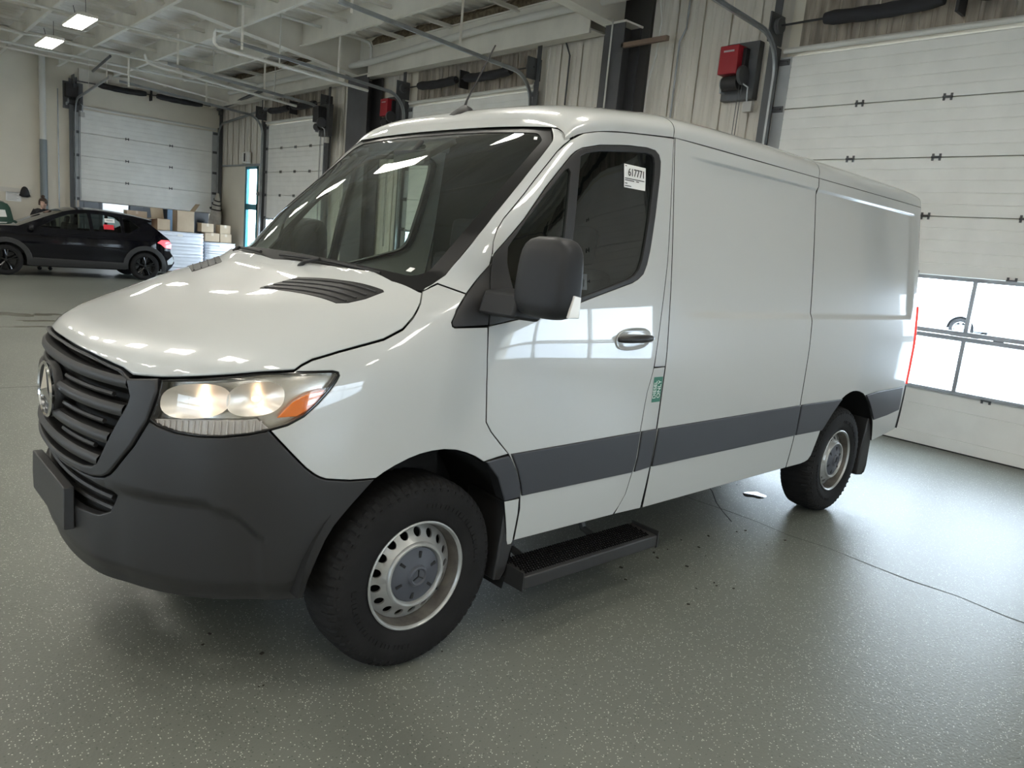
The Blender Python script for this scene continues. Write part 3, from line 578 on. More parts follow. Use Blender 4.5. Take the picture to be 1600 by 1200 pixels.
# headlamps
AMB = mat('amber_lens', (.45, .10, .01), .12, coat=1, emit=(1, .25, .02), es=.22)
BULB = mat('lit_bulb', (1, .9, .7), .3, emit=(1, .80, .58), es=1.3)
HOUSE = mat('lamp_housing', (.75, .74, .71), .22, .75)
AMBP = [(-.592, 1.058), (-.569, 1.085), (-.545, 1.11), (-.516, 1.129), (-.484, 1.143), (-.438, 1.152), (-.447, 1.135), (-.47, 1.107), (-.497, 1.081), (-.527, 1.063)]
STRIP = [(-1.006, 1.02), (-.98, 1.024), (-.849, 1.038), (-.719, 1.045), (-.656, 1.052), (-.616, 1.022), (-.674, 1.006), (-.758, .993), (-.835, .989), (-.913, .993), (-.975, 1.005)]
for mir in (False, True):
    sg = -1 if mir else 1
    lamp = panel('headlamp', HL, HOUSE, van, off=-.045, gap=.004, roll=.002, skirt=.03, res=.03, mirror=mir, edge=GLOSSB)
    panel('lamp_lens', HL, CLEAR, lamp, off=.001, gap=.006, roll=.003, skirt=.045, res=.03, mirror=mir, edge=CLEAR)
    panel('lamp_seal', HL, GLOSSB, lamp, off=.0, gap=.001, roll=.001, skirt=.03, res=.025, mirror=mir, holes=[[tuple(q) for q in inset(densify(HL, .02) if area(densify(HL, .02)) > 0 else densify(HL, .02)[::-1], .007)]])
    panel('turn_signal', AMBP, AMB, lamp, off=-.008, gap=0, roll=.004, skirt=.03, res=.02, mirror=mir, edge=AMB)
    st_ = panel('lamp_strip', STRIP, mat('ribbed_lens', (.55, .52, .50), .2, coat=1), lamp, off=-.014, gap=0, roll=.003, skirt=.02, res=.03, mirror=mir, edge=HOUSE)
    for q in range(17):
        u = -.985 + q * .0215; zt = np.interp(u, [-1.0, -.85, -.72, -.656], [1.022, 1.037, 1.044, 1.05]) - .002; zb = np.interp(u, [-.975, -.913, -.835, -.758, -.674, -.63], [1.006, .994, .990, .994, 1.006, 1.016]) + .002
        f_ = MB(); pts = []
        for z in np.linspace(zb, zt, 4):
            p, n = frame(S, np.array([u]), np.array([z])); p = p[0] + n[0] * -.010; pts.append((p[0], p[1] * sg, p[2]))
        f_.tube(pts, .0035, 6); f_.build('strip_rib', MATS['ribbed_lens'], st_)
    for (uc, zc, ru, rz_, dep) in ((-.862, 1.097, .118, .057, .032), (-.665, 1.118, .092, .056, .032)):
        bw = MB(); R_ = []
        for k in range(7):
            f = 1 - k / 6 * .96; ring = []
            for q in range(29):
                an = 2 * math.pi * q / 28; u = uc + ru * f * math.copysign(abs(math.cos(an)) ** .8, math.cos(an)); z = zc + rz_ * f * math.copysign(abs(math.sin(an)) ** .8, math.sin(an)) + .12 * (u - uc) 
                p, n = frame(S, np.array([u]), np.array([z])); p = p[0] - n[0] * (.008 + dep * (1 - f * f)); ring.append((p[0], p[1] * sg, p[2]))
            R_.append(ring)
        bw.grid(R_ if not mir else [r[::-1] for r in R_]); rf = bw.build('reflector_bowl', REFL, lamp, smooth=60)
        p, n = frame(S, np.array([uc]), np.array([zc])); p = p[0] - n[0] * .028
        blb = MB(); blb.lathe([(0, .014), (.007, .012), (.010, .004), (.010, -.006), (.006, -.014), (0, -.016)], (p[0], p[1] * sg, p[2]), 'x', 14); blb.build('bulb', BULB if uc < -.7 else mat('dim_bulb', (1, .9, .7), .3, emit=(1, .76, .5), es=1.6), rf)
    if not mir:
        for (u_, z_, pw) in ((-.85, 1.10, 1.5), (-.66, 1.12, .6)):
            p, n = frame(S, np.array([u_]), np.array([z_])); p = p[0] - n[0] * .018
            ld = bpy.data.lights.new('lamp_filament', 'POINT'); ld.energy = pw * .03; ld.color = (1, .64, .38); ld.shadow_soft_size = .008; lo_ = bpy.data.objects.new('lamp_filament', ld); COL.objects.link(lo_); lo_.parent = lamp; lo_.location = p
# ---- wheels
def make_wheel(sg, x, yo, rear=False):
    w = empty('wheel'); w.parent = van; w.location = (x, yo * sg, .387)
    def y(v): return -v * sg          # v: outward distance from rim plane
    prof = [(.222, -.225), (.26, -.235), (.33, -.232), (.362, -.222), (.380, -.205), (.387, -.17), (.388, -.11), (.387, -.055), (.380, -.022), (.366, -.004), (.345, .006), (.31, .012), (.27, .010), (.24, .004), (.222, -.004), (.214, -.012)]
    vs = []; n = 330; m = len(prof)
    for k in range(n):
        a = 2 * math.pi * k / n; ph = k % 5
        for j, (r, h) in enumerate(prof):
            rr = r
            if 3 <= j <= 9:
                if j in (3, 4, 8, 9): rr -= .0055 if ph == 0 else 0
                elif ((k + (j % 3) * 2) % 6) < 2 and j in (5, 6, 7): rr -= .006
            if j == 10 and ph == 0: rr -= .002
            vs.append((rr * math.cos(a), y(h), rr * math.sin(a)))
    t = MB(); F_ = [(k * m + j, k * m + j + 1, ((k + 1) % n) * m + j + 1, ((k + 1) % n) * m + j) for k in range(n) for j in range(m - 1)]
    t.add(vs, F_ if sg > 0 else [f[::-1] for f in F_]); 
    for k in range(55):
        a = 2 * math.pi * (k + .62) / 55; t.box((.346 * math.cos(a), y(.0035), .346 * math.sin(a)), (.018, .006, .012), ry=-a)
    for k in range(40):
        a = 2 * math.pi * k / 80 + (0 if k < 20 else math.pi * .5); t.box((.288 * math.cos(a), y(.0125), .288 * math.sin(a)), (.018, .003, .008 + .006 * (k % 3)), ry=-a)
    t.build('tyre', TYRE, w, smooth=28)
    # deep steel rim with a ring of round holes
    rim = MB(); rp = [(.2215, -.004), (.2235, .003), (.218, .006), (.2125, .002), (.210, -.006)]
    rim.lathe([(r, y(h)) for r, h in rp], n=64); bar = MB(); bar.lathe([(r, y(h)) for r, h in ((.210, -.006), (.2075, -.014), (.204, -.03), (.199, -.05), (.197, -.11))], n=64); bar.build('rim_barrel', BARREL, w, smooth=50)
    # disc face: ring r .122 -> .182 with 18 holes
    N = 17; ro, ri = .197, .134
    def dh(r): return np.interp(r, [.117, .134, .15, .197], [-.004, -.014, -.030, -.060])
    vs = []; fs = []
    K = 16
    for q in range(N):
        a0 = 2 * math.pi * q / N; da = 2 * math.pi / N; rc = (ro + ri) / 2 + .001; hr_ = .0172
        base = len(vs); outer = []; hole = []
        for k in range(K):
            t_ = 2 * math.pi * k / K; cx, cy = math.cos(t_), math.sin(t_)
            mx = max(abs(cx), abs(cy)); ox, oy = cx / mx, cy / mx
            r = (ro + ri) / 2 + (ro - ri) / 2 * ox; an = a0 + da / 2 * oy; outer.append((r * math.cos(an), y(dh(r)), r * math.sin(an)))
            r2 = rc + hr_ * cx; an2 = a0 + hr_ * cy / rc; hole.append((r2 * math.cos(an2), y(dh(r2)), r2 * math.sin(an2)))
        deep = [(p[0] * .985, p[1] - y(.008), p[2] * .985) for p in hole]
        vs += outer + hole + deep
        for k in range(K):
            k2 = (k + 1) % K; fs += [(base + k, base + k2, base + K + k2, base + K + k), (base + K + k, base + K + k2, base + 2 * K + k2, base + 2 * K + k)]
    rim.add(vs, fs)
    hp = [(.134, dh(.134)), (.131, dh(.134) + .009), (.126, dh(.134) + .013), (.119, dh(.134) + .012), (.114, dh(.134) + .004), (.112, dh(.134) - .02)]
    rim.lathe([(r, y(h)) for r, h in hp], n=64); rim.build('rim', SILV, w, smooth=40, fix=True)
    d0 = dh(.134) - .004; hc = MB(); hc.lathe([(r, y(h)) for r, h in ((.114, d0 - .006), (.111, d0 + .004), (.07, d0 + .014), (.045, d0 + .02), (.040, d0 + .030), (.034, d0 + .032), (.028, d0 + .026), (0, d0 + .026))], n=48); hc.build('hubcap', HUB, w, smooth=40, fix=True)
    sl = MB()
    for k in range(6):
        a = 2 * math.pi * (k + .35) / 6; sl.box((.084 * math.cos(a), y(d0 + .010), .084 * math.sin(a)), (.026, .008, .011), ry=-a)
    for k in range(3):
        a = math.radians(90 + 120 * k); sl.box((.013 * math.cos(a), y(d0 + .028), .013 * math.sin(a)), (.026, .004, .004), ry=-a)
    sl.build('hubcap_slot', BLK, w)
    MB().lathe([(0, y(-.16)), (.205, y(-.16)), (.205, y(-.15)), (.17, y(-.12)), (0, y(-.11))], n=32).build('brake_disc', DARK, w, smooth=0)
    vv = MB(); a = math.radians(-38); vv.tube([(.165 * math.cos(a), y(-.06), .165 * math.sin(a)), (.158 * math.cos(a), y(-.02), .158 * math.sin(a))], .005, 8); vv.build('valve', BLK, w)
    return w
for sg in (1, -1):
    w = make_wheel(sg, 0, -.965 if sg > 0 else .965, False) if sg > 0 else make_wheel(-1, 0, -.965)
    w2 = make_wheel(sg, 3.665, -.965, True)
# ---- wheel housings, underbody, mud flaps, step
for xc, r in ((.0, .50), (3.72, .52)):
    for sg in (1, -1):
        h = MB(); ts = [math.radians(a) for a in range(-22, 186, 8)]
        h.grid([[(xc + r * math.cos(t), -.965 * sg, .40 + r * math.sin(t)), (xc + r * math.cos(t), -.55 * sg, .40 + r * math.sin(t))] for t in ts])
        h.prism([(xc + r * math.cos(t), -.55 * sg, .40 + r * math.sin(t)) for t in ts], (0, .01, 0)); h.build('wheel_housing', DARK, van, smooth=50)
u = MB(); u.b2((-.75, -.54, .42), (4.75, .54, .46)); u.b2((.55, -.94, .43), (3.1, .94, .47)); u.b2((4.25, -.9, .5), (4.8, .9, .54)); u.build('floor_pan', DARK, van)
u = MB(); u.tube([(0, -.75, .33), (0, .75, .33)], .045, 12); u.tube([(3.665, -.78, .387), (3.665, .78, .387)], .055, 12); u.lathe([(0, -.14), (.12, -.1), (.14, 0), (.12, .1), (0, .14)], (3.665, 0, .37), 'y', 20); u.tube([(.3, .1, .42), (3.6, 0, .39)], .035, 10); u.tube([(1.0, -.45, .36), (2.8, -.45, .36), (3.3, -.5, .5), (4.7, -.5, .40)], .04, 10)
u.b2((-.4, -.42, .34), (.6, .42, .44)); u.build('drivetrain', GALVD, van, smooth=40)
for sg in (1, -1):
    f_ = MB(); f_.prism([(.435, -.975 * sg, .62), (.475, -.975 * sg, .62), (.497, -.975 * sg, .52), (.497, -.975 * sg, .42), (.468, -.975 * sg, .30), (.44, -.975 * sg, .262), (.40, -.975 * sg, .27), (.415, -.975 * sg, .36)], (0, .26 * sg, 0)); f_.build('mud_flap', PLAST, van, bevel=.008, fix=True)
    f_ = MB(); f_.prism([(4.14, -.965 * sg, .66), (4.20, -.97 * sg, .64), (4.25, -.965 * sg, .46), (4.262, -.965 * sg, .27), (4.245, -.965 * sg, .215), (4.20, -.96 * sg, .20), (4.12, -.955 * sg, .21), (4.12, -.955 * sg, .4)], (0, .28 * sg, 0)); f_.build('mud_flap', PLAST, van, bevel=.008, fix=True)
    s0 = .485; s1 = 1.425; yo = -1.075 * sg; yi = -.905 * sg
    stp = empty('side_step'); stp.parent = van
    f_ = MB(); f_.prism([(s0, yo, .245), (s0, yo, .305), (s0, yi, .318), (s0, yi, .245)], (s1 - s0, 0, 0)); f_.build('step_beam', PLAST, stp, bevel=.006, fix=True)
    tr = MB(); nx, ny = 58, 9
    for i in range(nx):
        for j in range(ny):
            x = s0 + .035 + (s1 - s0 - .07) * (i + .5 * (j % 2)) / nx; y_ = yi + (yo - yi) * (.07 + .86 * j / ny)
            tr.box((x, y_, .317 - .011 * j / ny), (.006, .013, .010), rz=.35 if (i + j) % 2 else -.35)
    tag(tr.build('step_tread', GLOSSB, stp, smooth=0), kind='stuff')
    for xb in (.66, 1.16):
        f_ = MB(); f_.tube([(xb, -.93 * sg, .27), (xb, -.80 * sg, .30), (xb, -.72 * sg, .44)], .018, 8); f_.build('step_bracket', GALVD, stp)
    f_ = MB(); f_.b2((s0 - .006, yo - .002 * sg, .24), (s0, yi, .325)); f_.build('step_end', PLAST, stp); f_ = MB(); f_.b2((s1, yo - .002 * sg, .24), (s1 + .008, yi, .328)); f_.build('step_end', PLAST, stp)
# ---- cab interior
INT_D = mat('cab_dark', (.035, .037, .037), .6); SEAT = mat('seat_fabric', (.025, .025, .028), .9)
d_ = MB(); rows_ = []
for x, z in ((-.02, 1.41), (.10, 1.46), (.22, 1.475), (.36, 1.44), (.42, 1.36), (.40, 1.1), (.3, .8)):
    rows_.append([(x + .06 + .10 * abs(s) ** 3 * (1 if x < .2 else 0), s * .80, z + .012 * math.cos(s * 9) * (x > .15)) for s in np.linspace(-1, 1, 25)])
d_.grid(rows_); d_.b2((-.12, -.90, 1.36), (.40, .90, 1.375)); d_.b2((.28, -.965, .9), (.46, -.93, 1.37)); d_.build('dashboard', INT_D, van, smooth=50)
st_ = MB(); R_ = []
for k in range(33):
    a = 2 * math.pi * k / 32; c_ = Vector((.62 + .0, -.42, 1.36)); ax1 = Vector((0, 1, 0)); ax2 = Vector((.55, 0, .83)); ct = c_ + (ax1 * math.cos(a) + ax2 * math.sin(a)) * .19
    out = (ax1 * math.cos(a) + ax2 * math.sin(a)); nn = Vector((-.83, 0, .55)); R_.append([tuple(ct + (out * math.cos(b) + nn * math.sin(b)) * .015) for b in [2 * math.pi * q / 8 for q in range(9)]])
st_.grid(R_); st_.box((.60, -.42, 1.345), (.05, .14, .12), ry=-.6); st_.tube([(.61, -.6, 1.36), (.61, -.24, 1.36)], .014, 8); st_.tube([(.58, -.42, 1.34), (.35, -.42, 1.2)], .03, 10); st_.build('steering_wheel', INT_D, van)
for yy in (-.45, .45):
    s_ = MB(); s_.box((.98, yy, .98), (.5, .5, .14)); s_.box((1.2, yy, 1.3), (.13, .48, .62), ry=.12); s_.box((1.25, yy, 1.72), (.09, .26, .2), ry=.1); s_.build('cab_seat', SEAT, van, bevel=.04, fix=True)
b_ = MB(); prof_ = [tuple(Rf(1.36, k)) for k in np.linspace(-1, 1, 17)]
b_.prism([(1.36, -.96, .5), (1.36, -.97, 1.2), (1.36, -.93, 1.8), (1.36, -.875, 2.22)] + [(1.36, p[1] * .97, p[2] - .03) for p in prof_[1:-1]] + [(1.36, .875, 2.22), (1.36, .93, 1.8), (1.36, .97, 1.2), (1.36, .96, .5)], (.02, 0, 0)); b_.build('bulkhead', DARK, van, smooth=0)
c_ = MB(); c_.grid([[(x, p[1] * .95, p[2] - .035) for p in [tuple(Rf(max(x, .72), k)) for k in np.linspace(-1, 1, 17)]] for x in (.76, .9, 1.1, 1.36)]); c_.build('headliner', mat('headliner', (.30, .30, .29), .9), van)
m_ = MB(); m_.box((.50, .0, 2.06), (.03, .24, .07), rz=.1); m_.tube([(.5, 0, 2.08), (.56, 0, 2.15)], .012, 8); m_.build('rear_view_mirror', INT_D, van, bevel=.01, fix=True)
ff = MB(); ff.b2((.56, -.93, .56), (1.36, .93, .6)); ff.b2((.3, -.9, .95), (.34, .9, 1.3)); ff.build('cab_floor', DARK, van)
eb = MB(); eb.b2((-.55, -.78, .5), (.2, .78, 1.05)); eb.build('engine_block', DARK, van)
# ---- roof antenna
an = empty('antenna'); an.parent = van
a_ = MB(); rows_ = []
for x, w_, h_ in ((.735, .004, .004), (.745, .05, .012), (.77, .058, .022), (.80, .05, .034), (.83, .035, .02), (.845, .01, .01)):
    zb = float(Rf(x, 0.)[2]) - .004; rows_.append([(x, w_ * math.cos(t), zb + h_ * math.sin(t)) for t in [math.pi * k / 10 for k in range(11)]])
a_.grid(rows_); a_.build('antenna_base', BLK, an, smooth=60)
a_ = MB(); a_.tube([(.80, 0, 2.34), (.815, 0, 2.39), (.972, 0, 2.69)], [.009, .005, .0035], 8); a_.build('antenna_rod', BLK, an)
# ================================================================== THE BUILDING
XA = 6.97; YB = 20.46; ZC_ = 5.62; XL = -9.0; YN = -11.0
def mk_floor():
    m = bpy.data.materials.new('floor_epoxy'); m.use_nodes = True; nt = m.node_tree; L = nt.links; N = nt.nodes; b = N['Principled BSDF']
    tc = N.new('ShaderNodeTexCoord')
    v = N.new('ShaderNodeTexVoronoi'); v.inputs['Scale'].default_value = 140; L.new(tc.outputs['Object'], v.inputs[0])
    v2 = N.new('ShaderNodeTexVoronoi'); v2.inputs['Scale'].default_value = 95; L.new(tc.outputs['Object'], v2.inputs[0])
    def thr(vn, lo):   # pick a small share of cells as flakes
        sp = N.new('ShaderNodeSeparateColor'); L.new(vn.outputs['Color'], sp.inputs[0])
        a = N.new('ShaderNodeMath'); a.operation = 'GREATER_THAN'; a.inputs[1].default_value = lo; L.new(sp.outputs[0], a.inputs[0])
        c = N.new('ShaderNodeMath'); c.operation = 'LESS_THAN'; c.inputs[1].default_value = .34; L.new(vn.outputs['Distance'], c.inputs[0])
        d = N.new('ShaderNodeMath'); d.operation = 'MULTIPLY'; L.new(a.outputs[0], d.inputs[0]); L.new(c.outputs[0], d.inputs[1]); return d
    f1 = thr(v, .85); f2 = thr(v2, .86)
    n = N.new('ShaderNodeTexNoise'); n.inputs['Scale'].default_value = .55; n.inputs['Detail'].default_value = 6; L.new(tc.outputs['Object'], n.inputs[0])
    r = N.new('ShaderNodeValToRGB'); r.color_ramp.elements[0].position = .3; r.color_ramp.elements[0].color = (.130, .138, .118, 1); r.color_ramp.elements[1].position = .7; r.color_ramp.elements[1].color = (.172, .180, .153, 1); L.new(n.outputs[0], r.inputs[0])
    m1 = N.new('ShaderNodeMix'); m1.data_type = 'RGBA'; m1.inputs[7].default_value = (.60, .60, .53, 1); L.new(f1.outputs[0], m1.inputs[0]); L.new(r.outputs[0], m1.inputs[6])
    m2 = N.new('ShaderNodeMix'); m2.data_type = 'RGBA'; m2.inputs[7].default_value = (.10, .11, .09, 1); L.new(f2.outputs[0], m2.inputs[0]); L.new(m1.outputs[2], m2.inputs[6])
    L.new(m2.outputs[2], b.inputs['Base Color'])
    n2 = N.new('ShaderNodeTexNoise'); n2.inputs['Scale'].default_value = 75; n2.inputs['Detail'].default_value = 4; L.new(tc.outputs['Object'], n2.inputs[0])
    bp = N.new('ShaderNodeBump'); bp.inputs['Strength'].default_value = .35; bp.inputs['Distance'].default_value = .004; L.new(n2.outputs[0], bp.inputs['Height']); L.new(bp.outputs[0], b.inputs['Normal'])
    b.inputs['Roughness'].default_value = .37; b.inputs['Specular IOR Level'].default_value = .5
    return m
FLOORM = mk_floor()
f = MB(); f.b2((XL, YN, -.1), (XA + .35, YB + 9, 0)); floor = tag(f.build('floor', FLOORM, smooth=0), kind='structure')
JM = mat('joint_dark', (.05, .05, .045), .9)
def strip(pts, w, m, name, parent, z=.0012):
    b = MB(); P = [Vector((*p, 0)) for p in pts]; top = []
    for i, p in enumerate(P):
        d = (P[min(i + 1, len(P) - 1)] - P[max(i - 1, 0)]).normalized(); nn = Vector((-d.y, d.x, 0)) * w * (.6 + .8 * rnd()); top.append([tuple(p + nn + Vector((0, 0, z))), tuple(p - nn + Vector((0, 0, z)))])
    b.grid(top); return b.build(name, m, parent, smooth=0)
strip([(2.96 + .02 * math.sin(k * 2.3) - .0 * k, 5 - .25 * k) for k in range(60)], .004, JM, 'joint', floor)
strip([(2.80, -.66), (2.93, -.5), (3.05, -.37), (3.25, -.2), (3.4, -.03), (3.9, .5)], .004, JM, 'crack', floor)
strip([(XL, 4.7), (2.9, 4.72), (XA, 4.7)], .004, JM, 'joint', floor); strip([(-3.6, YN), (-3.58, 4), (-3.6, YB)], .004, JM, 'joint', floor)
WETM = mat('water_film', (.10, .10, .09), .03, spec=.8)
def blob(cx, cy, rx, ry, n, m, name, parent=None, h=.0015, jag=.25):
    b = MB(); ph = [rnd() * 6.28 for _ in range(4)]; v = [(cx, cy, h)]
    for k in range(n):
        a = 2 * math.pi * k / n; q = 1 + jag * (math.sin(2 * a + ph[0]) * .5 + math.sin(3 * a + ph[1]) * .35 + math.sin(5 * a + ph[2]) * .3); v.append((cx + rx * q * math.cos(a), cy + ry * q * math.sin(a), h * .4))
    b.add(v, [(0, k + 1, (k + 1) % n + 1) for k in range(n)]); return b.build(name, m, parent, smooth=60)
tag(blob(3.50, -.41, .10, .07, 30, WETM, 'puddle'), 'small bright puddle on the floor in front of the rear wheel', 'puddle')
SMUD = mat('damp_stain', (.11, .11, .085), .22)
for k, (x, y, a, b_) in enumerate(((.10, 9.9, .30, .25), (.45, 9.2, .28, .10), (.62, 9.9, .2, .16), (.15, 8.6, .26, .08))): tag(blob(x, y, a, b_, 26, SMUD, 'damp_stain', None, .0012, .5), ('%s damp stain on the floor left of the van nose' % ('largest', 'middle thin', 'rightmost far', 'nearest')[k]), 'stain')
MUD = mat('mud_bits', (.035, .03, .022), .9)
db = MB()
for k in range(120):
    if k < 50: x, y = 1.3 + 1.6 * rnd(), -1.35 + .7 * rnd()
    elif k < 80: x, y = 3.3 + 1.2 * rnd(), -.2 + .5 * rnd()
    else: x, y = -.6 + 1.2 * rnd(), -1.0 + .8 * rnd()
    s = .0015 + .008 * rnd() ** 4; db.box((x, y, s * .2), (s * 2.2, s * 1.4, s * .5), rz=rnd() * 3)
tag(db.build('dirt_crumbs', MUD, smooth=0), 'scattered dark mud crumbs on the floor under the van', 'dirt', kind='stuff')
# walls
wr = MB(); TH = .3; XW = XA + .06
DOORS_A = [(-1.72, 1.87), (6.56, 9.99), (13.63, 16.89), (-8.57, -4.98)]
ops = sorted([(a, b, 0, 4.2) for a, b in DOORS_A]); y = YN
for a, b, z0, z1 in ops:
    wr.b2((XW, y, 0), (XW + TH, a, ZC_)); wr.b2((XW, a, z1), (XW + TH, b, ZC_))
    if z0: wr.b2((XW, a, 0), (XW + TH, b, z0))
    y = b
wr.b2((XW, y, 0), (XW + .06, 17.66, ZC_)); wr.b2((XW, 18.52, 0), (XW + .06, YB + .3, ZC_)); wr.b2((XW, 17.66, 3.17), (XW + .06, 18.52, ZC_)); wr.b2((XW, 17.66, 0), (XW + .06, 18.52, .35)); wall_r = tag(wr.build('wall_right', BLOCK, smooth=0), kind='structure')
def wall(name, a, b, m=BLOCK): w = MB(); w.b2(a, b); return tag(w.build(name, m, smooth=0), kind='structure')
FILL_LEFT = [(-6.0, -2.4), (1.2, 4.8), (9.0, 12.6)]
wq = MB(); xq = YN
for a, b in FILL_LEFT: wq.b2((XL - .3, xq, 0), (XL, a, ZC_)); wq.b2((XL - .3, a, 4.2), (XL, b, ZC_)); xq = b
wq.b2((XL - .3, xq, 0), (XL, YB, ZC_)); tag(wq.build('wall_left', BLOCK, smooth=0), kind='structure'); FILL_NEAR = [(-1.6, 2.1)]
wq = MB(); xq = XL - .3
for a, b in FILL_NEAR: wq.b2((xq, YN - .3, 0), (a, YN, ZC_)); wq.b2((a, YN - .3, 4.2), (b, YN, ZC_)); xq = b
wq.b2((xq, YN - .3, 0), (XA + TH, YN, ZC_)); tag(wq.build('wall_near', BLOCK, smooth=0), kind='structure')
wf = MB(); wf.b2((XL, YB, 0), (3.2, YB + .3, ZC_)); wf.b2((6.78, YB, 0), (XA + TH, YB + .3, ZC_)); wf.b2((3.2, YB, 4.17), (6.78, YB + .3, ZC_)); wall_f = tag(wf.build('wall_far', BLOCK, smooth=0), kind='structure')
br = MB(); br.b2((0, YB + 8, 0), (XA + 3, YB + 8.2, ZC_)); br.b2((XA + .36, YB + .3, 0), (XA + .6, YB + 8, ZC_)); br.b2((0, YB, 0), (.2, YB + 8, ZC_)); br.b2((0, YB + .3, 3.2), (XA + .6, YB + 8.2, 3.3)); tag(br.build('wall_back_room', mat('grey_wall', (.16, .17, .18), .8), smooth=0), kind='structure')
# ribbed liner panels on the right wall, one by one
def liner(y0, y1, z0, z1, m=LINER, x=XW):
    b = MB(); n = 4; w = y1 - y0; pr = [(y0, -.028), (y0 + .010, -.028), (y0 + .016, -.012)]
    for k in range(1, 3):
        c = y0 + w * k / 3; pr += [(c - .03, -.012), (c - .018, -.021), (c + .018, -.021), (c + .03, -.012)]
    pr += [(y1 - .009, -.012), (y1 - .009, 0)]
    b.grid([[(x + d, y, z0), (x + d, y, z1)] for y, d in pr]); b.build('liner_panel', m, wall_r, smooth=20)
def liners(ya, yb, z0, z1, m=LINER):
    n = max(1, round((yb - ya) / .43)); w = (yb - ya) / n
    for k in range(n): liner(ya + k * w, ya + (k + 1) * w, z0, z1, m)
liners(1.99, 4.15, 0, ZC_); liners(5.02, 6.40, 0, 4.86); liners(10.2, 11.1, 0, 4.86); liners(12.4, 13.4, 0, 4.86); liners(-4.9, -1.85, 0, ZC_)
for a, b in DOORS_A[:3]: liners(a + .0, b - .0, 4.3, 4.86 if a > 2 else ZC_, STAIN)
liners(-8.7, -5, 4.3, ZC_, STAIN); liners(17.35, 20.4, 3.24, ZC_); liners(11.9, 17.0, 4.86, ZC_)
tr = MB(); tr.b2((XW - .045, 17.3, 3.19), (XW - .005, 20.42, 3.235)); tr.build('ledge_trim', GALV, wall_r, smooth=0)
# window in the right wall with teal frame
TEAL = mat('teal_frame', (.02, .17, .22), .4); w_ = empty('window_1'); w_['kind'] = 'structure'
fr = MB()
for a, b in (((XW - .03, 17.66, .35), (XW + .03, 17.71, 3.17)), ((XW - .03, 18.40, .35), (XW + .05, 18.52, 3.17)), ((XW - .03, 17.66, 3.10), (XW + .03, 18.5, 3.17)), ((XW - .03, 17.66, .35), (XW + .03, 18.5, .42)), ((XW - .03, 17.66, 1.98), (XW + .03, 18.5, 2.14))): fr.b2(a, b)
fr.build('window_frame', TEAL, w_, smooth=0)
for z0, z1 in ((.42, 1.98), (2.14, 3.10)): p = MB(); p.b2((XW + .0, 17.71, z0), (XW + .005, 18.4, z1)); p.build('pane', WPANE, w_, smooth=0)
# ceiling deck, purlins, frames
ck = MB(); pr = []; yy = YN
while yy < YB + .3: pr += [(yy, ZC_), (yy + .04, ZC_ - .035), (yy + .11, ZC_ - .035), (yy + .15, ZC_)]; yy += .30
ck.grid([[(XL, y, z), (XA + TH, y, z)] for y, z in pr]); ceiling = tag(ck.build('ceiling', CEILW, smooth=20), kind='structure')
tp = MB(); tp.b2((XL - .3, YN - .3, ZC_ + .02), (XA + TH, YB + .3, ZC_ + .15)); tp.build('roof_deck', CEILW, ceiling, smooth=0)
xs = [1.47 + 1.3 * k for k in range(-7, 5)]
for x in xs:
    b = MB(); b.b2((x - .006, YN, 5.17), (x + .006, YB, ZC_ - .04)); b.b2((x - .06, YN, 5.15), (x + .006, YB, 5.17)); b.build('purlin', BEAMW, ceiling, smooth=0)
# bracing angles between the purlins along the bay
for y0 in (2.4, 6.6, 8.4, 9.9, 13.4, 15.0, 16.6, 18.0, 19.3):
    b = MB(); b.b2((XL + 1, y0 - .03, 5.33), (XA, y0 + .03, 5.345)); b.b2((XL + 1, y0 - .005, 5.33), (XA, y0 + .005, 5.40)); b.build('bridging_angle', BEAMW, ceiling, smooth=0)
for y0 in (-3.0, 4.62, 11.7, 18.9):
    g = MB(); bot = [(XA - .05, 4.85), (3.2, 5.12), (XL + .2, 5.14)] if y0 != 11.7 else [(XA - .05, 4.83), (3.25, 5.26), (XL + .2, 5.28)]
    g.prism([(x, y0 - .006, z) for x, z in bot] + [(XL + .2, y0 - .006, ZC_ - .04), (XA - .05, y0 - .006, ZC_ - .04)], (0, .012, 0))
    for (xa, za), (xb, zb) in zip(bot[:-1], bot[1:]): g.prism([(xa, y0 - .11, za), (xb, y0 - .11, zb), (xb, y0 + .11, zb), (xa, y0 + .11, za)], (0, 0, -.015))
    g.build('roof_girder', BEAMW, ceiling, smooth=0)
# eave beam along the right wall with insulation roll on top
for ya, yb in ((4.98, 11.25), (12.2, 20.4)):
    b = MB(); b.b2((XA - .36, ya, 4.86), (XA - .35, yb, 5.36)); b.b2((XA - .36, ya, 4.85), (XA - .02, yb, 4.87)); b.b2((XA - .40, ya, 5.36), (XA - .02, yb, 5.38)); b.b2((XA - .37, ya, 4.80), (XA - .33, yb, 4.86)); b.build('eave_beam', BEAMW, ceiling, smooth=0)
    i_ = MB(); rows_ = []
    for k in range(int((yb - ya) / .12)):
        yk = ya + .12 * k; rows_.append([(XA - .40 + .05 * rnd(), yk, 5.38), (XA - .43 + .06 * rnd(), yk, 5.46 + .03 * rnd()), (XA - .34 + .05 * rnd(), yk, 5.56), (XA - .1, yk, 5.59)])
    i_.grid(rows_); i_.build('insulation_edge', INSUL, ceiling, smooth=60)
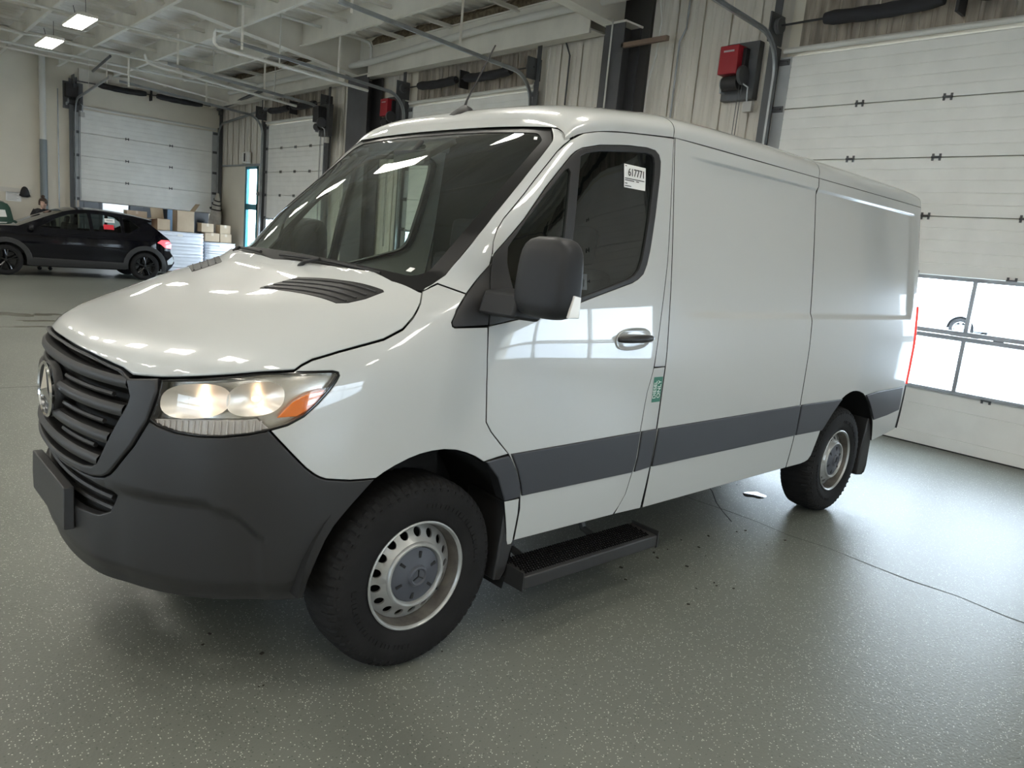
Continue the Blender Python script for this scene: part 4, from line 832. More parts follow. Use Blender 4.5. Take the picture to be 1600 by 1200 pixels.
# columns
def column(y0, y1, name='steel_column'):
    c = MB(); xm = XA - .02
    for y_ in (y0, y1 - .014): pass
    c.b2((xm - .34, y0, 0), (xm, y0 + .016, 4.85)); c.b2((xm - .34, y0, 0), (xm - .325, y1, 4.85)) if False else None
    c.b2((xm - .20, y0, 0), (xm - .18, y1, 4.85)); c.b2((xm - .34, y1 - .016, 0), (xm, y1, 4.85)); return c
for y0, y1, lb in ((4.30, 4.66, 'dark grey steel column left of the red opener near the van roof'), (11.2, 12.05, 'dark grey steel column between the two farther overhead doors')):
    b = MB(); b.b2((XA - .36, y0, 0), (XA - .345, y1, 4.85)); b.b2((XA - .345, (y0 + y1) / 2 - .008, 0), (XA - .03, (y0 + y1) / 2 + .008, 4.85)); b.b2((XA - .03, y0, 0), (XA - .0, y1, 4.85)); o = b.build('steel_column', COLD, smooth=0); tag(o, lb, 'column')
    pl_ = MB(); pl_.b2((XA - .38, y0 - .02, 4.85), (XA, y1 + .02, 4.875)); pl_.build('cap_plate', BEAMW, o, smooth=0)
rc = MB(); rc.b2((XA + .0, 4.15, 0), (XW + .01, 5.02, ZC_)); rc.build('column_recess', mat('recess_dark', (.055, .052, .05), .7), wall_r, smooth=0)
# ---- sectional doors
def make_door(name, y0, y1, windows=True, x=XA, zoff=0.0, nh=4, npan=7, zs=4.52):
    """built facing -x at the right wall, y0..y1 = panel width"""
    d = empty(name, None, None, (x, (y0 + y1) / 2, 0)); d['kind'] = 'structure'; w = y1 - y0; h = w / 2
    for k in range(npan):
        z0 = .6 * k + .005 + zoff; z1 = .6 * (k + 1) - .002 + zoff
        if windows and k in (1, 2):
            p = MB(); cols = 3
            zb, zt = z0 + (.03 if k == 1 else .045), z1 - (.045 if k == 1 else .04)
            p.b2((-.02, -h, z0), (.03, h, zb)); p.b2((-.02, -h, zt), (.03, h, z1)); p.b2((-.035, -h, z0), (-.02, h, z0 + .018)); p.b2((-.035, -h, z1 - .018), (-.02, h, z1))
            ym = [-h + .06] + [-h + w * (q / cols) for q in range(1, cols)] + [h - .06]
            for q in range(cols + 1): a = [-h, -h + .06] if q == 0 else ([h - .06, h] if q == cols else [ym[q] - .02, ym[q] + .02]); p.b2((-.03, a[0], zb), (.03, a[1], zt))
            o = p.build('door_panel', GALV, d, smooth=0)
            for q in range(cols): g = MB(); g.b2((0, ym[q], zb), (.006, ym[q + 1], zt)); g.build('pane', WPANE, o, smooth=0)
        else:
            p = MB(); pr = [(z0, .04), (z0, 0)]
            if k >= 1 or not windows:
                for q in range(1, 5): zz = z0 + .6 * q / 5 - .01; pr += [(zz, 0), (zz + .004, .006), (zz + .010, .006), (zz + .012, 0)]
            else: pr += [(z0 + .12, 0), (z0 + .124, .004), (z0 + .13, 0), (z0 + .42, 0), (z0 + .424, .004), (z0 + .43, 0)]
            pr += [(z1 - .012, 0), (z1 - .004, .006), (z1, .012), (z1, .04)]
            p.grid([[(dd, h, zz), (dd, -h, zz)] for zz, dd in pr]); p.add([(.04, -h, z0), (.04, h, z0), (.04, h, z1), (.04, -h, z1)], [(0, 1, 2, 3)]); p.b2((.04, -h, z0 - .012), (.05, h, z1 + .012)); p.build('door_panel', DOORW, d, smooth=0)
    zt = .6 * npan + zoff
    for s in (-1, 1):
        st = MB(); st.b2((-.006, s * h, zoff + .005), (.03, s * (h + .15), zt)); st.build('end_stile', DOORG, d, smooth=0)
        t = MB()
        t.prism([(-.10, s * (h + .16), 0), (-.10, s * (h + .17), 0), (.0, s * (h + .17), 0), (.0, s * (h + .16), 0)], (0, 0, 4.3)); t.prism([(-.10, s * (h + .17), 0), (-.10, s * (h + .27), 0), (-.09, s * (h + .27), 0), (-.09, s * (h + .17), 0)], (0, 0, 4.9)); t.build('jamb_angle', GALVD, d, smooth=0)
        tk = MB(); pth = [(-.12, 0.0), (-.12, 3.9)] + [(-.12 - .42 * (1 - math.cos(a)), 3.95 + .46 * math.sin(a)) for a in [math.pi / 2 * q / 8 for q in range(9)]] + [(-1.2, 4.45), (-3.6, 4.60)]
        pth = [(a, b) for a, b in pth]
        n_ = len(pth); ring = []
        for i_, (px, pz) in enumerate(pth):
            a = Vector((pth[min(i_ + 1, n_ - 1)][0] - pth[max(i_ - 1, 0)][0], 0, pth[min(i_ + 1, n_ - 1)][1] - pth[max(i_ - 1, 0)][1])).normalized(); nn = Vector((a.z, 0, -a.x)); c = Vector((px, s * (h + .135), pz))
            prf = [(-.028, -.012), (-.028, .018), (-.022, .018), (-.022, -.006), (.022, -.006), (.022, .018), (.028, .018), (.028, -.012)]
            ring.append([tuple(c + nn * u_ + Vector((0, -s * v_, 0))) for u_, v_ in prf] + [tuple(c + nn * prf[0][0] + Vector((0, -s * prf[0][1], 0)))])
        tk.grid(ring); tk.build('door_track', GALV, d, smooth=30)
        br_ = MB(); br_.b2((-.30, s * (h + .17), zs - .19), (.0, s * (h + .19), zs + .14)); br_.lathe([(0, -.03), (.085, -.03), (.09, -.02), (.07, 0), (.09, .02), (.085, .03), (0, .03)], (-.17, s * (h + .13), zs), 'y', 20); br_.build('cable_drum', GALVD, d, smooth=40)
        for px in (-1.6, -3.4):
            hg = MB(); hg.b2((px - .02, s * (h + .12), 4.5), (px + .02, s * (h + .126), 5.2)); hg.build('track_hanger', BEAMW, d, smooth=0)
        for k in range(0, npan + 1):
            hz = MB(); zz = .6 * k + zoff if k else .05 + zoff; zz = min(zz, zt - .06)
            hz.b2((-.02, s * (h + .02), zz - .035), (.0, s * (h + .15), zz + .035)); hz.tube([(-.03, s * (h + .04), zz), (-.03, s * (h + .16), zz)], .012, 6); hz.build('roller_bracket', GALVD, d, smooth=0)
    for k in range(1, npan):
        for q in range(1, nh - 0):
            yy = -h + w * q / nh
            hz = MB(); zz = .6 * k + zoff
            hz.b2((-.012, yy - .045, zz - .035), (.0, yy - .025, zz + .035)); hz.b2((-.012, yy + .025, zz - .035), (.0, yy + .045, zz + .035)); hz.tube([(-.016, yy - .045, zz), (-.016, yy + .045, zz)], .011, 8); hz.build('hinge', GALVD, d, smooth=0)
    sl = MB(); sl.tube([(-.03, -h - .1, zt + .06), (-.03, h + .1, zt + .06)], .03, 10); sl.b2((-.02, -h - .1, zt + .06), (.03, h + .1, zt + .10)); sl.build('header_seal', PIPEW, d, smooth=40)
    sh = MB(); sh.tube([(-.17, -h - .2, zs), (-.17, h + .2, zs)], .013, 8); sh.box((-.1, 0, zs), (.2, .03, .3)); sh.build('torsion_shaft', MOTOR, d, smooth=40)
    for a, b in ((.15, 1.45), (-1.5, -.15)):
        sp = MB(); sp.tube([(-.17, a * h / 1.9 + (b - a) * h / 1.9 * q / 12, zs - .022 * math.sin(math.pi * q / 12)) for q in range(13)], [.06] + [.075 + .004 * math.sin(q * 2.1) for q in range(11)] + [.06], 14); sp.build('spring_sleeve', SLEEVE, d, smooth=40)
    bs = MB(); bs.b2((-.005, -h, zoff), (.035, h, zoff + .012)); bs.build('bottom_seal', BLK, d, smooth=0)
    return d
d1 = make_door('door_1', -1.75, 1.90)
d2 = make_door('door_2', 6.53, 10.02)
d3 = make_door('door_3', 13.60, 16.92)
d4 = make_door('door_4', -8.60, -4.95, nh=3)
db_ = make_door('door_5', -1.75, 1.75, windows=False, zoff=1.78, nh=3, npan=4, zs=4.86); db_.location = (4.98, YB - .02, 0); db_.rotation_euler = (0, 0, math.pi / 2)
for i_, (a, b) in enumerate(FILL_NEAR):  # unseen glazed door, added to bring daylight onto the van side
    q = make_door('door_%d' % (6 + i_), -(b - a) / 2 - .02, (b - a) / 2 + .02, nh=3); q.location = ((a + b) / 2, YN + .06, 0); q.rotation_euler = (0, 0, -math.pi / 2)
    ld = bpy.data.lights.new('sky_portal', 'AREA'); ld.shape = 'RECTANGLE'; ld.size = b - a; ld.size_y = 1.16; ld.cycles.is_portal = True; lo = bpy.data.objects.new('sky_portal', ld); COL.objects.link(lo); lo.location = ((a + b) / 2, YN - .1, 1.2); lo.rotation_euler = (-math.pi / 2, 0, 0)
for i_, (a, b) in enumerate(FILL_LEFT):  # unseen glazed doors, added to throw daylight on the right wall
    q = make_door('door_%d' % (8 + i_), -(b - a) / 2 - .02, (b - a) / 2 + .02, nh=3); q.location = (XL + .06, (a + b) / 2, 0); q.rotation_euler = (0, 0, math.pi)
    ld = bpy.data.lights.new('sky_portal', 'AREA'); ld.shape = 'RECTANGLE'; ld.size = 1.16; ld.size_y = b - a; ld.cycles.is_portal = True; lo = bpy.data.objects.new('sky_portal', ld); COL.objects.link(lo); lo.location = (XL - .1, (a + b) / 2, 1.2); lo.rotation_euler = (0, -math.pi / 2, 0)
# ---- door openers
def opener(label, loc, rz=0, red=True, cat='opener'):
    e = empty('door_opener', label, 'opener', loc, rz, None)
    b = MB(); b.box((-.02, .0, .17), (.20, .27, .34)); bx = b.build('control_box', RED if red else MOTOR, e, bevel=.012, smooth=40, fix=True)
    if red: l_ = MB(); l_.box((-.122, .0, .27), (.002, .15, .022)); l_.build('name_strip', mat('strip_white', (.5, .42, .42), .5), bx, smooth=0)
    b = MB(); b.tube([(-.05, .06, -.10), (-.05, -.16, -.10)], .085, 18); b.box((.04, -.12, .1), (.12, .12, .42)); b.build('motor', MOTOR, e, smooth=40)
    b = MB(); b.tube([(-.05, .06, -.10), (-.05, .085, -.10)], .07, 18); b.box((-.02, .10, -.17), (.07, .03, .07)); b.build('motor_cap', GALV, e, smooth=40)
    b = MB(); b.lathe([(0, -.02), (.11, -.02), (.115, 0), (.11, .02), (0, .02)], (-.06, -.20, -.02), 'y', 24); b.build('chain_wheel', GALVD, e, smooth=40)
    b = MB()
    for dy in (-.21, -.17): b.tube([(-.06, dy, -.05), (-.06, dy + .01, -1.2), (-.05, dy, -2.6)], .005, 5)
    b.build('hand_chain', GALVD, e, smooth=0)
    b = MB(); b.tube([(-.06, -.02, -.02), (-.1, -.10, -.10), (-.08, -.16, -.08), (-.02, -.27, -.16), (0, -.27, -.32)], .012, 8); b.build('cable', GALV, e)
    b = MB(); b.box((.05, -.27, -.38), (.06, .12, .12)); b.build('junction_box', mat('box_grey', (.5, .49, .46), .5), e, smooth=0)
    b = MB(); b.b2((.06, -.3, -.28), (.165, .16, .4)); b.build('mount_plate', GALVD, e, smooth=0); return e
opener('red door opener with black motor left of the nearest overhead door', (XA - .14, 2.62, 4.02))
opener('red door opener beside the second overhead door, behind the van roof', (XA - .14, 10.72, 4.02))
opener('black door opener right of the farthest door on the right wall', (XA - .40, 13.2, 4.0), red=False)
opener('black door opener on the far wall left of its raised door', (3.0, YB - .14, 4.42), rz=math.pi / 2, red=False)
# ---- lights
DIFF = mat('light_diffuser', (1, 1, 1), .4, emit=(1, .955, .86), es=LAMP_EMIT)
LIGHTS = [(x, y) for x in (1.65, -2.2, -6.0) for y in (15.3, 12.6, 9.5, 7.2, 4.5, 1.8, -.9, -3.6, -6.3, -9.0)] + [(4.9, -7.5), (4.9, -4.8)][:0]  # middle row is unseen, added to brighten the right wall
proto = None
for i, (x, y_) in enumerate(LIGHTS):
    if proto is None:
        proto = e = empty('ceiling_light', None, 'light', (x, y_, 4.8)); b = MB(); b.b2((-.16, -.6, .012), (.16, .6, .06)); b.b2((-.08, -.5, .06), (.08, .5, .09)); b.build('fixture_body', BEAMW, e, smooth=0)
        for s_ in (-1, 1):
            b = MB(); b.b2((s_ * .08 - .07, -.58, -.004), (s_ * .08 + .07, .58, .012)); b.build('diffuser', DIFF, e, smooth=0)
        b = MB(); b.tube([(0, .45, .09), (.02, .47, .25), (-.01, .45, .36)], .006, 5); b.tube([(0, -.45, .09), (0, -.45, .36)], .004, 5); b.build('hanging_cord', BLK, e); index_kids()
    else: e = copy_tree(proto); e.location = (x, y_, 4.8)
    e['group'] = 'hanging ceiling lights'
    e['label'] = 'upper right one of the two lit ceiling lights at upper left' if i == 1 else ('lower left one of the two lit ceiling lights, above the thick wall pipe' if i == 0 else 'lit rectangular ceiling light outside the view')
    ld = bpy.data.lights.new('fixture_lamp', 'AREA'); ld.shape = 'RECTANGLE'; ld.size = .3; ld.size_y = 1.15; ld.energy = LAMP_POWER; ld.color = (1, .95, .85); lo = bpy.data.objects.new('fixture_lamp', ld); COL.objects.link(lo); lo.parent = e; lo.location = (0, 0, -.012)
# daylight portals in the glazed door openings
for (y0, y1) in ((-1.75, 1.9), (-8.6, -4.95), (6.53, 10.02), (13.6, 16.92)):
    ld = bpy.data.lights.new('sky_portal', 'AREA'); ld.shape = 'RECTANGLE'; ld.size = 1.16; ld.size_y = y1 - y0; ld.cycles.is_portal = True; lo = bpy.data.objects.new('sky_portal', ld); COL.objects.link(lo); lo.location = (XA + .12, (y0 + y1) / 2, 1.2); lo.rotation_euler = (0, math.pi / 2, 0)
ld = bpy.data.lights.new('sky_portal', 'AREA'); ld.shape = 'RECTANGLE'; ld.size = 2.7; ld.size_y = .6; ld.cycles.is_portal = True; lo = bpy.data.objects.new('sky_portal', ld); COL.objects.link(lo); lo.location = (XW + .08, 18.0, 1.75); lo.rotation_euler = (0, math.pi / 2, 0)
# ---- pipes
def pipe(pts, r, m, label, name='pipe', cat='pipe', n=12): b = MB(); b.tube(pts, r, n); return tag(b.build(name, m, smooth=50), label, cat)
pipe([(6.44, 4.1, 5.12), (6.44, 7, 5.14), (6.46, 9, 5.09), (6.46, 11, 5.02), (6.46, 14.5, 5.05), (6.46, 18.4, 5.05)], .06, PIPEW, 'long white insulated pipe running along the eave above the doors')
pw = empty('sprinkler_pipe', 'thin white pipe hung below the roof, ending left of the dark column', 'pipe')
b = MB(); b.tube([(3.45, 10.4, 4.78), (3.22, 10.4, 4.76), (3.2, 10.4, 4.70), (3.2, 10.4, 4.56), (3.26, 10.4, 4.5), (5.0, 10.4, 4.42), (6.15, 10.4, 4.37)], .028, 10); b.build('pipe_run', PIPEW, pw, smooth=50)
for x in (4.35, 5.5): b = MB(); b.tube([(x, 10.4, 4.40), (x, 10.4, 5.3)], .012, 6); b.build('hanger_rod', PIPEW, pw)
pw = empty('sprinkler_pipe', 'thin white pipe below the roof toward the far corner', 'pipe')
b = MB(); b.tube([(3.2, 14.4, 4.84), (3.25, 14.4, 4.70), (3.4, 14.4, 4.66), (6.55, 14.4, 4.44)], .028, 10); b.build('pipe_run', PIPEW, pw, smooth=50)
for x in (4.6, 6.0): b = MB(); b.tube([(x, 14.4, 4.5), (x, 14.4, 5.3)], .012, 6); b.build('hanger_rod', PIPEW, pw)
pipe([(1.0, 10.9, 5.42), (3.5, 10.9, 5.42), (6.2, 10.9, 5.40), (6.4, 10.9, 5.38), (6.46, 10.9, 5.3), (6.46, 10.9, 5.08)], .03, PIPEW, 'white pipe close under the roof dropping into the eave pipe')
pipe([(-1.0, 13.0, 5.0), (3.0, 13.0, 5.0), (6.5, 13.0, 5.0)], .022, PIPEW, 'slim white pipe crossing the ceiling beyond the tapered girder')
for y_, l in ((16.4, 'nearer'), (17.9, 'farther')): pipe([(-4.0, y_, 5.08), (6.4, y_, 5.08)], .03, PIPEW, 'straight white pipe high over the black car, %s of the two' % l)
pipe([(2.36, 18.9, 5.45), (2.36, YB - .18, 5.42), (2.36, YB - .12, 5.34), (2.36, YB - .12, 3.25)], .075, PIPEW, 'thick white pipe with elbow on the far wall'); b = MB()
pipe([(2.36, YB - .12, 3.25), (2.36, YB - .12, 0)], .088, mat('pipe_grey', (.22, .25, .26), .5), 'grey lower sleeve of the thick pipe on the far wall')
pipe([(6.44, 4.3, 5.16), (6.5, 3.85, 5.17), (6.6, 3.72, 5.05), (6.66, 3.7, 4.8), (6.8, 3.85, 4.4), (6.88, 4.0, 4.1), (6.9, 4.02, 3.9), (6.9, 4.02, .1)], .012, PIPEW, 'white cable looping down the ribbed wall beside the column', 'cable', 'cable', 8)
pipe([(XW - .05, 3.53, ZC_ - .1), (XW - .05, 3.53, 4.75), (XW - .05, 3.62, 4.6), (XW - .05, 3.62, 0)], .013, GALV, 'grey conduit on the ribbed wall left of the red opener', 'conduit', 'conduit', 8)
pipe([(XW - .05, 5.83, 4.86), (XW - .05, 5.72, 4.66), (XW - .05, 5.74, 0)], .013, GALVD, 'dark conduit on the ribbed wall right of the second overhead door', 'conduit', 'conduit', 8)
pipe([(XA - .40, 4.72, 4.95), (XA - .40, 4.5, 4.9), (XA - .40, 4.48, 0)], .012, PIPEW, 'white conduit on the face of the nearer dark column', 'conduit', 'conduit', 8)
b = MB(); b.b2((XA - .36, 3.55, 4.52), (XA - .30, 4.34, 4.58)); tag(b.build('brace_bar', mat('rusty', (.20, .14, .10), .8), smooth=0), 'rust brown bar sticking out of the nearer dark column', 'bar')
pipe([(2.72, YB - .03, 4.6), (2.72, YB - .03, .1)], .014, GALV, 'grey conduit on the far wall left of the door, beside the thick pipe', 'conduit', 'conduit', 6)
pipe([(3.05, YB - .03, 3.6), (3.05, YB - .03, .1)], .016, LINER, 'beige conduit on the far wall next to the door track', 'conduit', 'conduit', 6)
b = MB(); b.b2((3.02, YB - .09, 3.45), (3.12, YB - .03, 3.6)); tag(b.build('switch_box', PIPEW, bevel=.006), 'small pale switch box on the far wall, upper one', 'box')
b = MB(); b.b2((3.0, YB - .09, 2.35), (3.10, YB - .03, 2.52)); tag(b.build('switch_box', PIPEW, bevel=.006), 'small pale switch box on the far wall, lower one', 'box')
b = MB(); b.tube([(6.86, 20.4, 4.82), (6.45, 16.2, 4.92)], .04, 6); tag(b.build('brace_bar', GALVD), 'dark diagonal brace in the far corner above the far door track', 'bar')
b = MB(); b.b2((2.2, 16.5, 4.95), (2.28, 18.6, 5.03)); b.box((2.5, 18.9, 4.8), (.12, 1.6, .12), rz=.5); b = MB(); b.tube([(3.08, 18.27, 4.88), (2.97, 16.16, 4.96)], .03, 6); tag(b.build('brace_bar', GALVD, smooth=0), 'dark bar slanting above the far opener', 'bar')
hb = MB(); hb.b2((3.2, YB - .10, 4.86), (6.85, YB - .03, 5.2)); tag(hb.build('trim_1', LINER, smooth=0), kind='structure')
# wall items
b = MB(); b.b2((XL + 5, YB - .05, 1.83), (2.08, YB - .0, 1.94)); hook = tag(b.build('coat_rail', LINER, smooth=0), 'beige coat rail on the far wall behind the green vehicle', 'rail')
b = MB(); b.b2((1.52, YB - .012, 1.6), (1.86, YB - .004, 1.86)); pp = tag(b.build('notice', PAPER, smooth=0), 'white paper notice on the far wall under the coat rail', 'notice')
b = MB()
for k in range(6): b.b2((1.55, YB - .015, 1.81 - .035 * k), (1.80 - .04 * (k % 2), YB - .013, 1.82 - .035 * k))
b.build('printed_line', mat('grey_ink', (.45, .45, .45), .8), pp, smooth=0)
b = MB(); rows_ = []
for z, rx, ry in ((2.0, .02, .02), (1.97, .06, .04), (1.9, .09, .05), (1.82, .11, .06), (1.76, .13, .05), (1.73, .06, .03)): rows_.append([(1.93 + rx * math.cos(a), YB - .08 + ry * math.sin(a), z) for a in [2 * math.pi * q / 12 for q in range(13)]])
b.grid(rows_); tag(b.build('hanging_cap', BLK, smooth=60), 'black cap hanging from the coat rail on the far wall', 'cap')
b = MB(); b.b2((XA - .12, 18.05, 3.25), (XA + .0, 18.42, 3.55)); o = tag(b.build('alarm_box', PIPEW, bevel=.01), 'small white box above the narrow teal window', 'box'); b = MB(); b.b2((XA - .126, 18.18, 3.29), (XA - .119, 18.28, 3.51)); b.build('vent_slot', INK, o, smooth=0)
b = MB(); b.tube([(XA - .05, 17.3, 3.2), (XA - .05, 17.3, 1.3)], .014, 6); b.box((XA - .08, 17.32, 2.42), (.08, .1, .1)); tag(b.build('conduit', GALV), 'grey conduit with a small switch right of the narrow teal window', 'conduit')
# broom-like white wrapped bundle in the corner
b = MB(); rows_ = []
for z, cy, rx, ry in ((1.0, 20.15, .17, .42), (1.45, 20.12, .16, .42), (1.7, 20.08, .15, .36), (1.9, 20.05, .12, .3), (2.1, 19.98, .09, .2), (2.25, 19.93, .06, .12), (2.38, 19.9, .03, .05)):
    rows_.append([(6.72 + rx * math.cos(a) * (1 + .15 * math.sin(3 * a + z * 5)), cy - .05 + ry * math.sin(a) * (1 + .1 * math.sin(4 * a + z * 7)) * .75, z) for a in [2 * math.pi * q / 20 for q in range(21)]])
bu = empty('wrapped_bundle', 'pale cloth bundle tied with dark straps in the far corner', 'bundle'); b.grid(rows_[::1]); b.build('cloth', mat('cloth_pale', (.50, .47, .42), .9, noise=.3, nscale=6), bu, smooth=60, fix=True)
for z, cy, r_ in ((1.92, 20.0, .27), (2.06, 19.95, .20), (2.18, 19.9, .14)):
    b = MB(); R_ = [[(6.72 + (r_ * .5 + dx) * math.cos(a), cy + r_ * math.sin(a), z + .02 * dz2 + .04 * math.sin(a)) for a in [2 * math.pi * q / 16 for q in range(17)]] for dx, dz2 in ((.02, -1), (.025, 1))]; b.grid(R_); b.build('strap', BLK, bu)
# ---- cartons and wrapped pallets by the far door
def carton(label, c, d, rz=0, flaps=(), m=CARD):
    e = empty('cardboard_box', label, 'box', (c[0], c[1], c[2]), rz, 'cartons by the far door'); b = MB(); t = .006; X, Y_, Z = d
    b.b2((-X / 2, -Y_ / 2, 0), (X / 2, -Y_ / 2 + t, Z)); b.b2((-X / 2, Y_ / 2 - t, 0), (X / 2, Y_ / 2, Z)); b.b2((-X / 2, -Y_ / 2, 0), (-X / 2 + t, Y_ / 2, Z)); b.b2((X / 2 - t, -Y_ / 2, 0), (X / 2, Y_ / 2, Z)); b.b2((-X / 2, -Y_ / 2, 0), (X / 2, Y_ / 2, t))
    if not flaps: b.b2((-X / 2, -Y_ / 2, Z - t), (X / 2, Y_ / 2, Z))
    b.build('carton_body', m, e, smooth=0)
    if not flaps:
        tp = MB(); tp.b2((-X / 2 - .001, -.03, Z), (X / 2 + .001, .03, Z + .001)); tp.b2((-.03, -Y_ / 2 - .002, Z - .08), (.03, -Y_ / 2, Z)); tp.build('packing_tape', mat('tape', (.55, .47, .36), .3), e, smooth=0)
    for f_ in flaps:
        fb = MB()
        if f_ == 'l': fb.prism([(-X / 2, -Y_ / 2, Z), (-X / 2 - .30, -Y_ / 2 + .02, Z - .10 + .05), (-X / 2 - .30, Y_ / 2 - .02, Z - .05), (-X / 2, Y_ / 2, Z)], (0, 0, .006))
        if f_ == 'r': fb.prism([(X / 2, -Y_ / 2, Z), (X / 2 + .15, -Y_ / 2 + .02, Z + .22), (X / 2 + .15, Y_ / 2 - .02, Z + .22), (X / 2, Y_ / 2, Z)], (.006, 0, 0))
        if f_ == 'b': fb.prism([(-X / 2, Y_ / 2, Z), (X / 2, Y_ / 2, Z), (X / 2, Y_ / 2 + .1, Z + .28), (-X / 2, Y_ / 2 + .1, Z + .28)], (0, .006, 0))
        fb.build('flap', m, e, smooth=0)
    return e
carton('tall opened cardboard box standing upright on the larger wrapped pallet', (5.46, 18.95, 1.2), (.46, .4, .57), flaps=('r',))
carton('open cardboard box with spread flap left of the tall one', (4.88, 19.0, 1.2), (.34, .4, .30), rz=.1, flaps=('l', 'b'))
carton('cardboard box behind the black car roof, left of the open boxes', (4.30, 19.25, 1.2), (.50, .4, .45), rz=-.05)
for lb, x, z, w_ in (('upper left one of four small cartons on the smaller pallet', 6.06, 1.24, .34), ('upper right one of four small cartons on the smaller pallet', 6.56, 1.234, .30), ('lower left one of four small cartons on the smaller pallet', 6.20, .99, .40), ('lower right one of four small cartons on the smaller pallet', 6.58, .985, .32)):
    carton(lb, (x, 18.92 + .02 * (z > 1.1), z), (w_, .34, .245), rz=.03 if z > 1.1 else -.02)
def pallet(label, x0, x1, y0, y1, z):
    e = empty('wrapped_pallet', label, 'pallet', ((x0 + x1) / 2, (y0 + y1) / 2, 0), 0, 'wrapped pallets'); w_, d_ = (x1 - x0) / 2, (y1 - y0) / 2
    WD = mat('pallet_wood', (.34, .26, .17), .8)
    for k in range(5): b = MB(); yy = -d_ + .06 + (2 * d_ - .12) * k / 4; b.b2((-w_, yy - .045, .11), (w_, yy + .045, .13)); b.build('deck_board', WD, e, smooth=0)
    for xx in (-w_ + .05, 0, w_ - .05): b = MB(); b.b2((xx - .05, -d_, 0), (xx + .05, d_, .11)); b.build('stringer', WD, e, smooth=0)
    b = MB(); rows_ = []; n = 26
    for k in range(n + 1):
        zz = .13 + (z - .13) * k / n; j = .010 * math.sin(k * 2.7) + .006 * rnd(); ring = []
        for q in range(41):
            a = 2 * math.pi * q / 40; c_, s_ = math.cos(a), math.sin(a); ring.append(((w_ + j) * math.copysign(min(1, abs(c_) ** .22), c_), (d_ + j) * math.copysign(min(1, abs(s_) ** .22), s_), zz + .006 * math.sin(q * 1.7 + k)))
        rows_.append(ring)
    b.grid(rows_[::-1]); b.add([(w_ * math.copysign(min(1, abs(math.cos(2 * math.pi * q / 40)) ** .22), math.cos(2 * math.pi * q / 40)), d_ * math.copysign(min(1, abs(math.sin(2 * math.pi * q / 40)) ** .22), math.sin(2 * math.pi * q / 40)), z) for q in range(40)], [tuple(range(40))]); b.build('wrapped_load', WRAP, e, smooth=40)
    b = MB(); b.b2((-.06, -d_ - .014, z - .12), (.08, -d_ - .011, z - .05)); b.build('load_label', PAPER, e, smooth=0); return e
pallet('larger pallet load in white stretch wrap behind the car tail', 4.55, 5.90, 18.5, 19.5, 1.19)
pallet('smaller pallet load in white stretch wrap beside the larger one', 5.97, 6.80, 18.55, 19.5, .975)
# the room behind the raised door
for lb, a, b_, m in (('dark cabinet in the room behind the far door, left one', (3.5, YB + 3, 0), (4.35, YB + 3.6, 1.9), mat('cab_grey', (.05, .055, .06), .5)), ('white machine lit in the room behind the far door', (4.45, YB + 3, 0), (5.2, YB + 3.7, 1.85), mat('machine_white', (.75, .78, .82), .4)), ('dark cabinet in the room behind the far door, middle one', (5.3, YB + 3.2, 0), (6.1, YB + 3.8, 1.9), MATS['cab_grey'] if 'cab_grey' in MATS else BLK), ('blue grey cabinet in the room behind the far door, rightmost', (6.35, YB + 2.2, 0), (7.0, YB + 2.9, 1.8), mat('cab_blue', (.12, .18, .25), .5))):
    e = empty('storage_cabinet', lb, 'cabinet', ((a[0] + b_[0]) / 2, a[1], 0)); q = MB(); w_ = b_[0] - a[0]; q.b2((-w_ / 2, 0, 0), (w_ / 2, b_[1] - a[1], b_[2])); q.build('cabinet_body', m, e, smooth=0, bevel=.01)
    for s_ in (-1, 1): q = MB(); q.b2((s_ * w_ / 4 - w_ / 4 + .01, -.015, .05), (s_ * w_ / 4 + w_ / 4 - .01, 0, b_[2] - .04)); dd = q.build('cabinet_door', m, e, smooth=0); q = MB(); q.b2((s_ * .04 - .01, -.03, .9), (s_ * .04 + .01, -.015, 1.1)); q.build('handle', GALV, dd, smooth=0)
ld = bpy.data.lights.new('back_room_fill', 'AREA'); ld.size = 1.5; ld.energy = 90; ld.color = (.85, .93, 1); lo = bpy.data.objects.new('back_room_fill', ld); COL.objects.link(lo); lo.location = (4.8, YB + 2, 3.1)  # unseen fill light added for the room behind the raised door
# ================================================================== OTHER VEHICLES
def alloy(par, x, z, y, sg, r=.335, spokes=5, m=GLOSSB):
    w = empty('wheel'); w.parent = par; w.location = (x, y, z)
    t = MB(); pr = [(.22, -.2), (r - .03, -.21), (r - .003, -.19), (r, -.14), (r, -.06), (r - .006, -.02), (r - .03, 0), (.26, .004), (.235, -.004)]; t.lathe([(a, -b * sg) for a, b in pr], n=64); t.build('tyre', TYRE, w, smooth=40, fix=True)
    b = MB(); b.lathe([(.236, -(-.004) * sg), (.236, .004 * -sg), (.222, -.004 * -sg * -1), (.215, .05 * sg), (.215, .16 * sg), (0, .17 * sg)], n=48)
    for k in range(spokes):
        for da in (-.16, .16):
            a = 2 * math.pi * k / spokes + .3; b.tube([(.04 * math.cos(a), .02 * sg, .04 * math.sin(a)), (.13 * math.cos(a + da * .5), .008 * sg, .13 * math.sin(a + da * .5)), (.222 * math.cos(a + da), .012 * sg, .222 * math.sin(a + da))], [.02, .014, .018], 6)
    b.lathe([(0, -.002 * sg), (.035, 0), (.045, .012 * sg), (.05, .04 * sg)], n=20); b.build('alloy_rim', m, w, smooth=35); return w
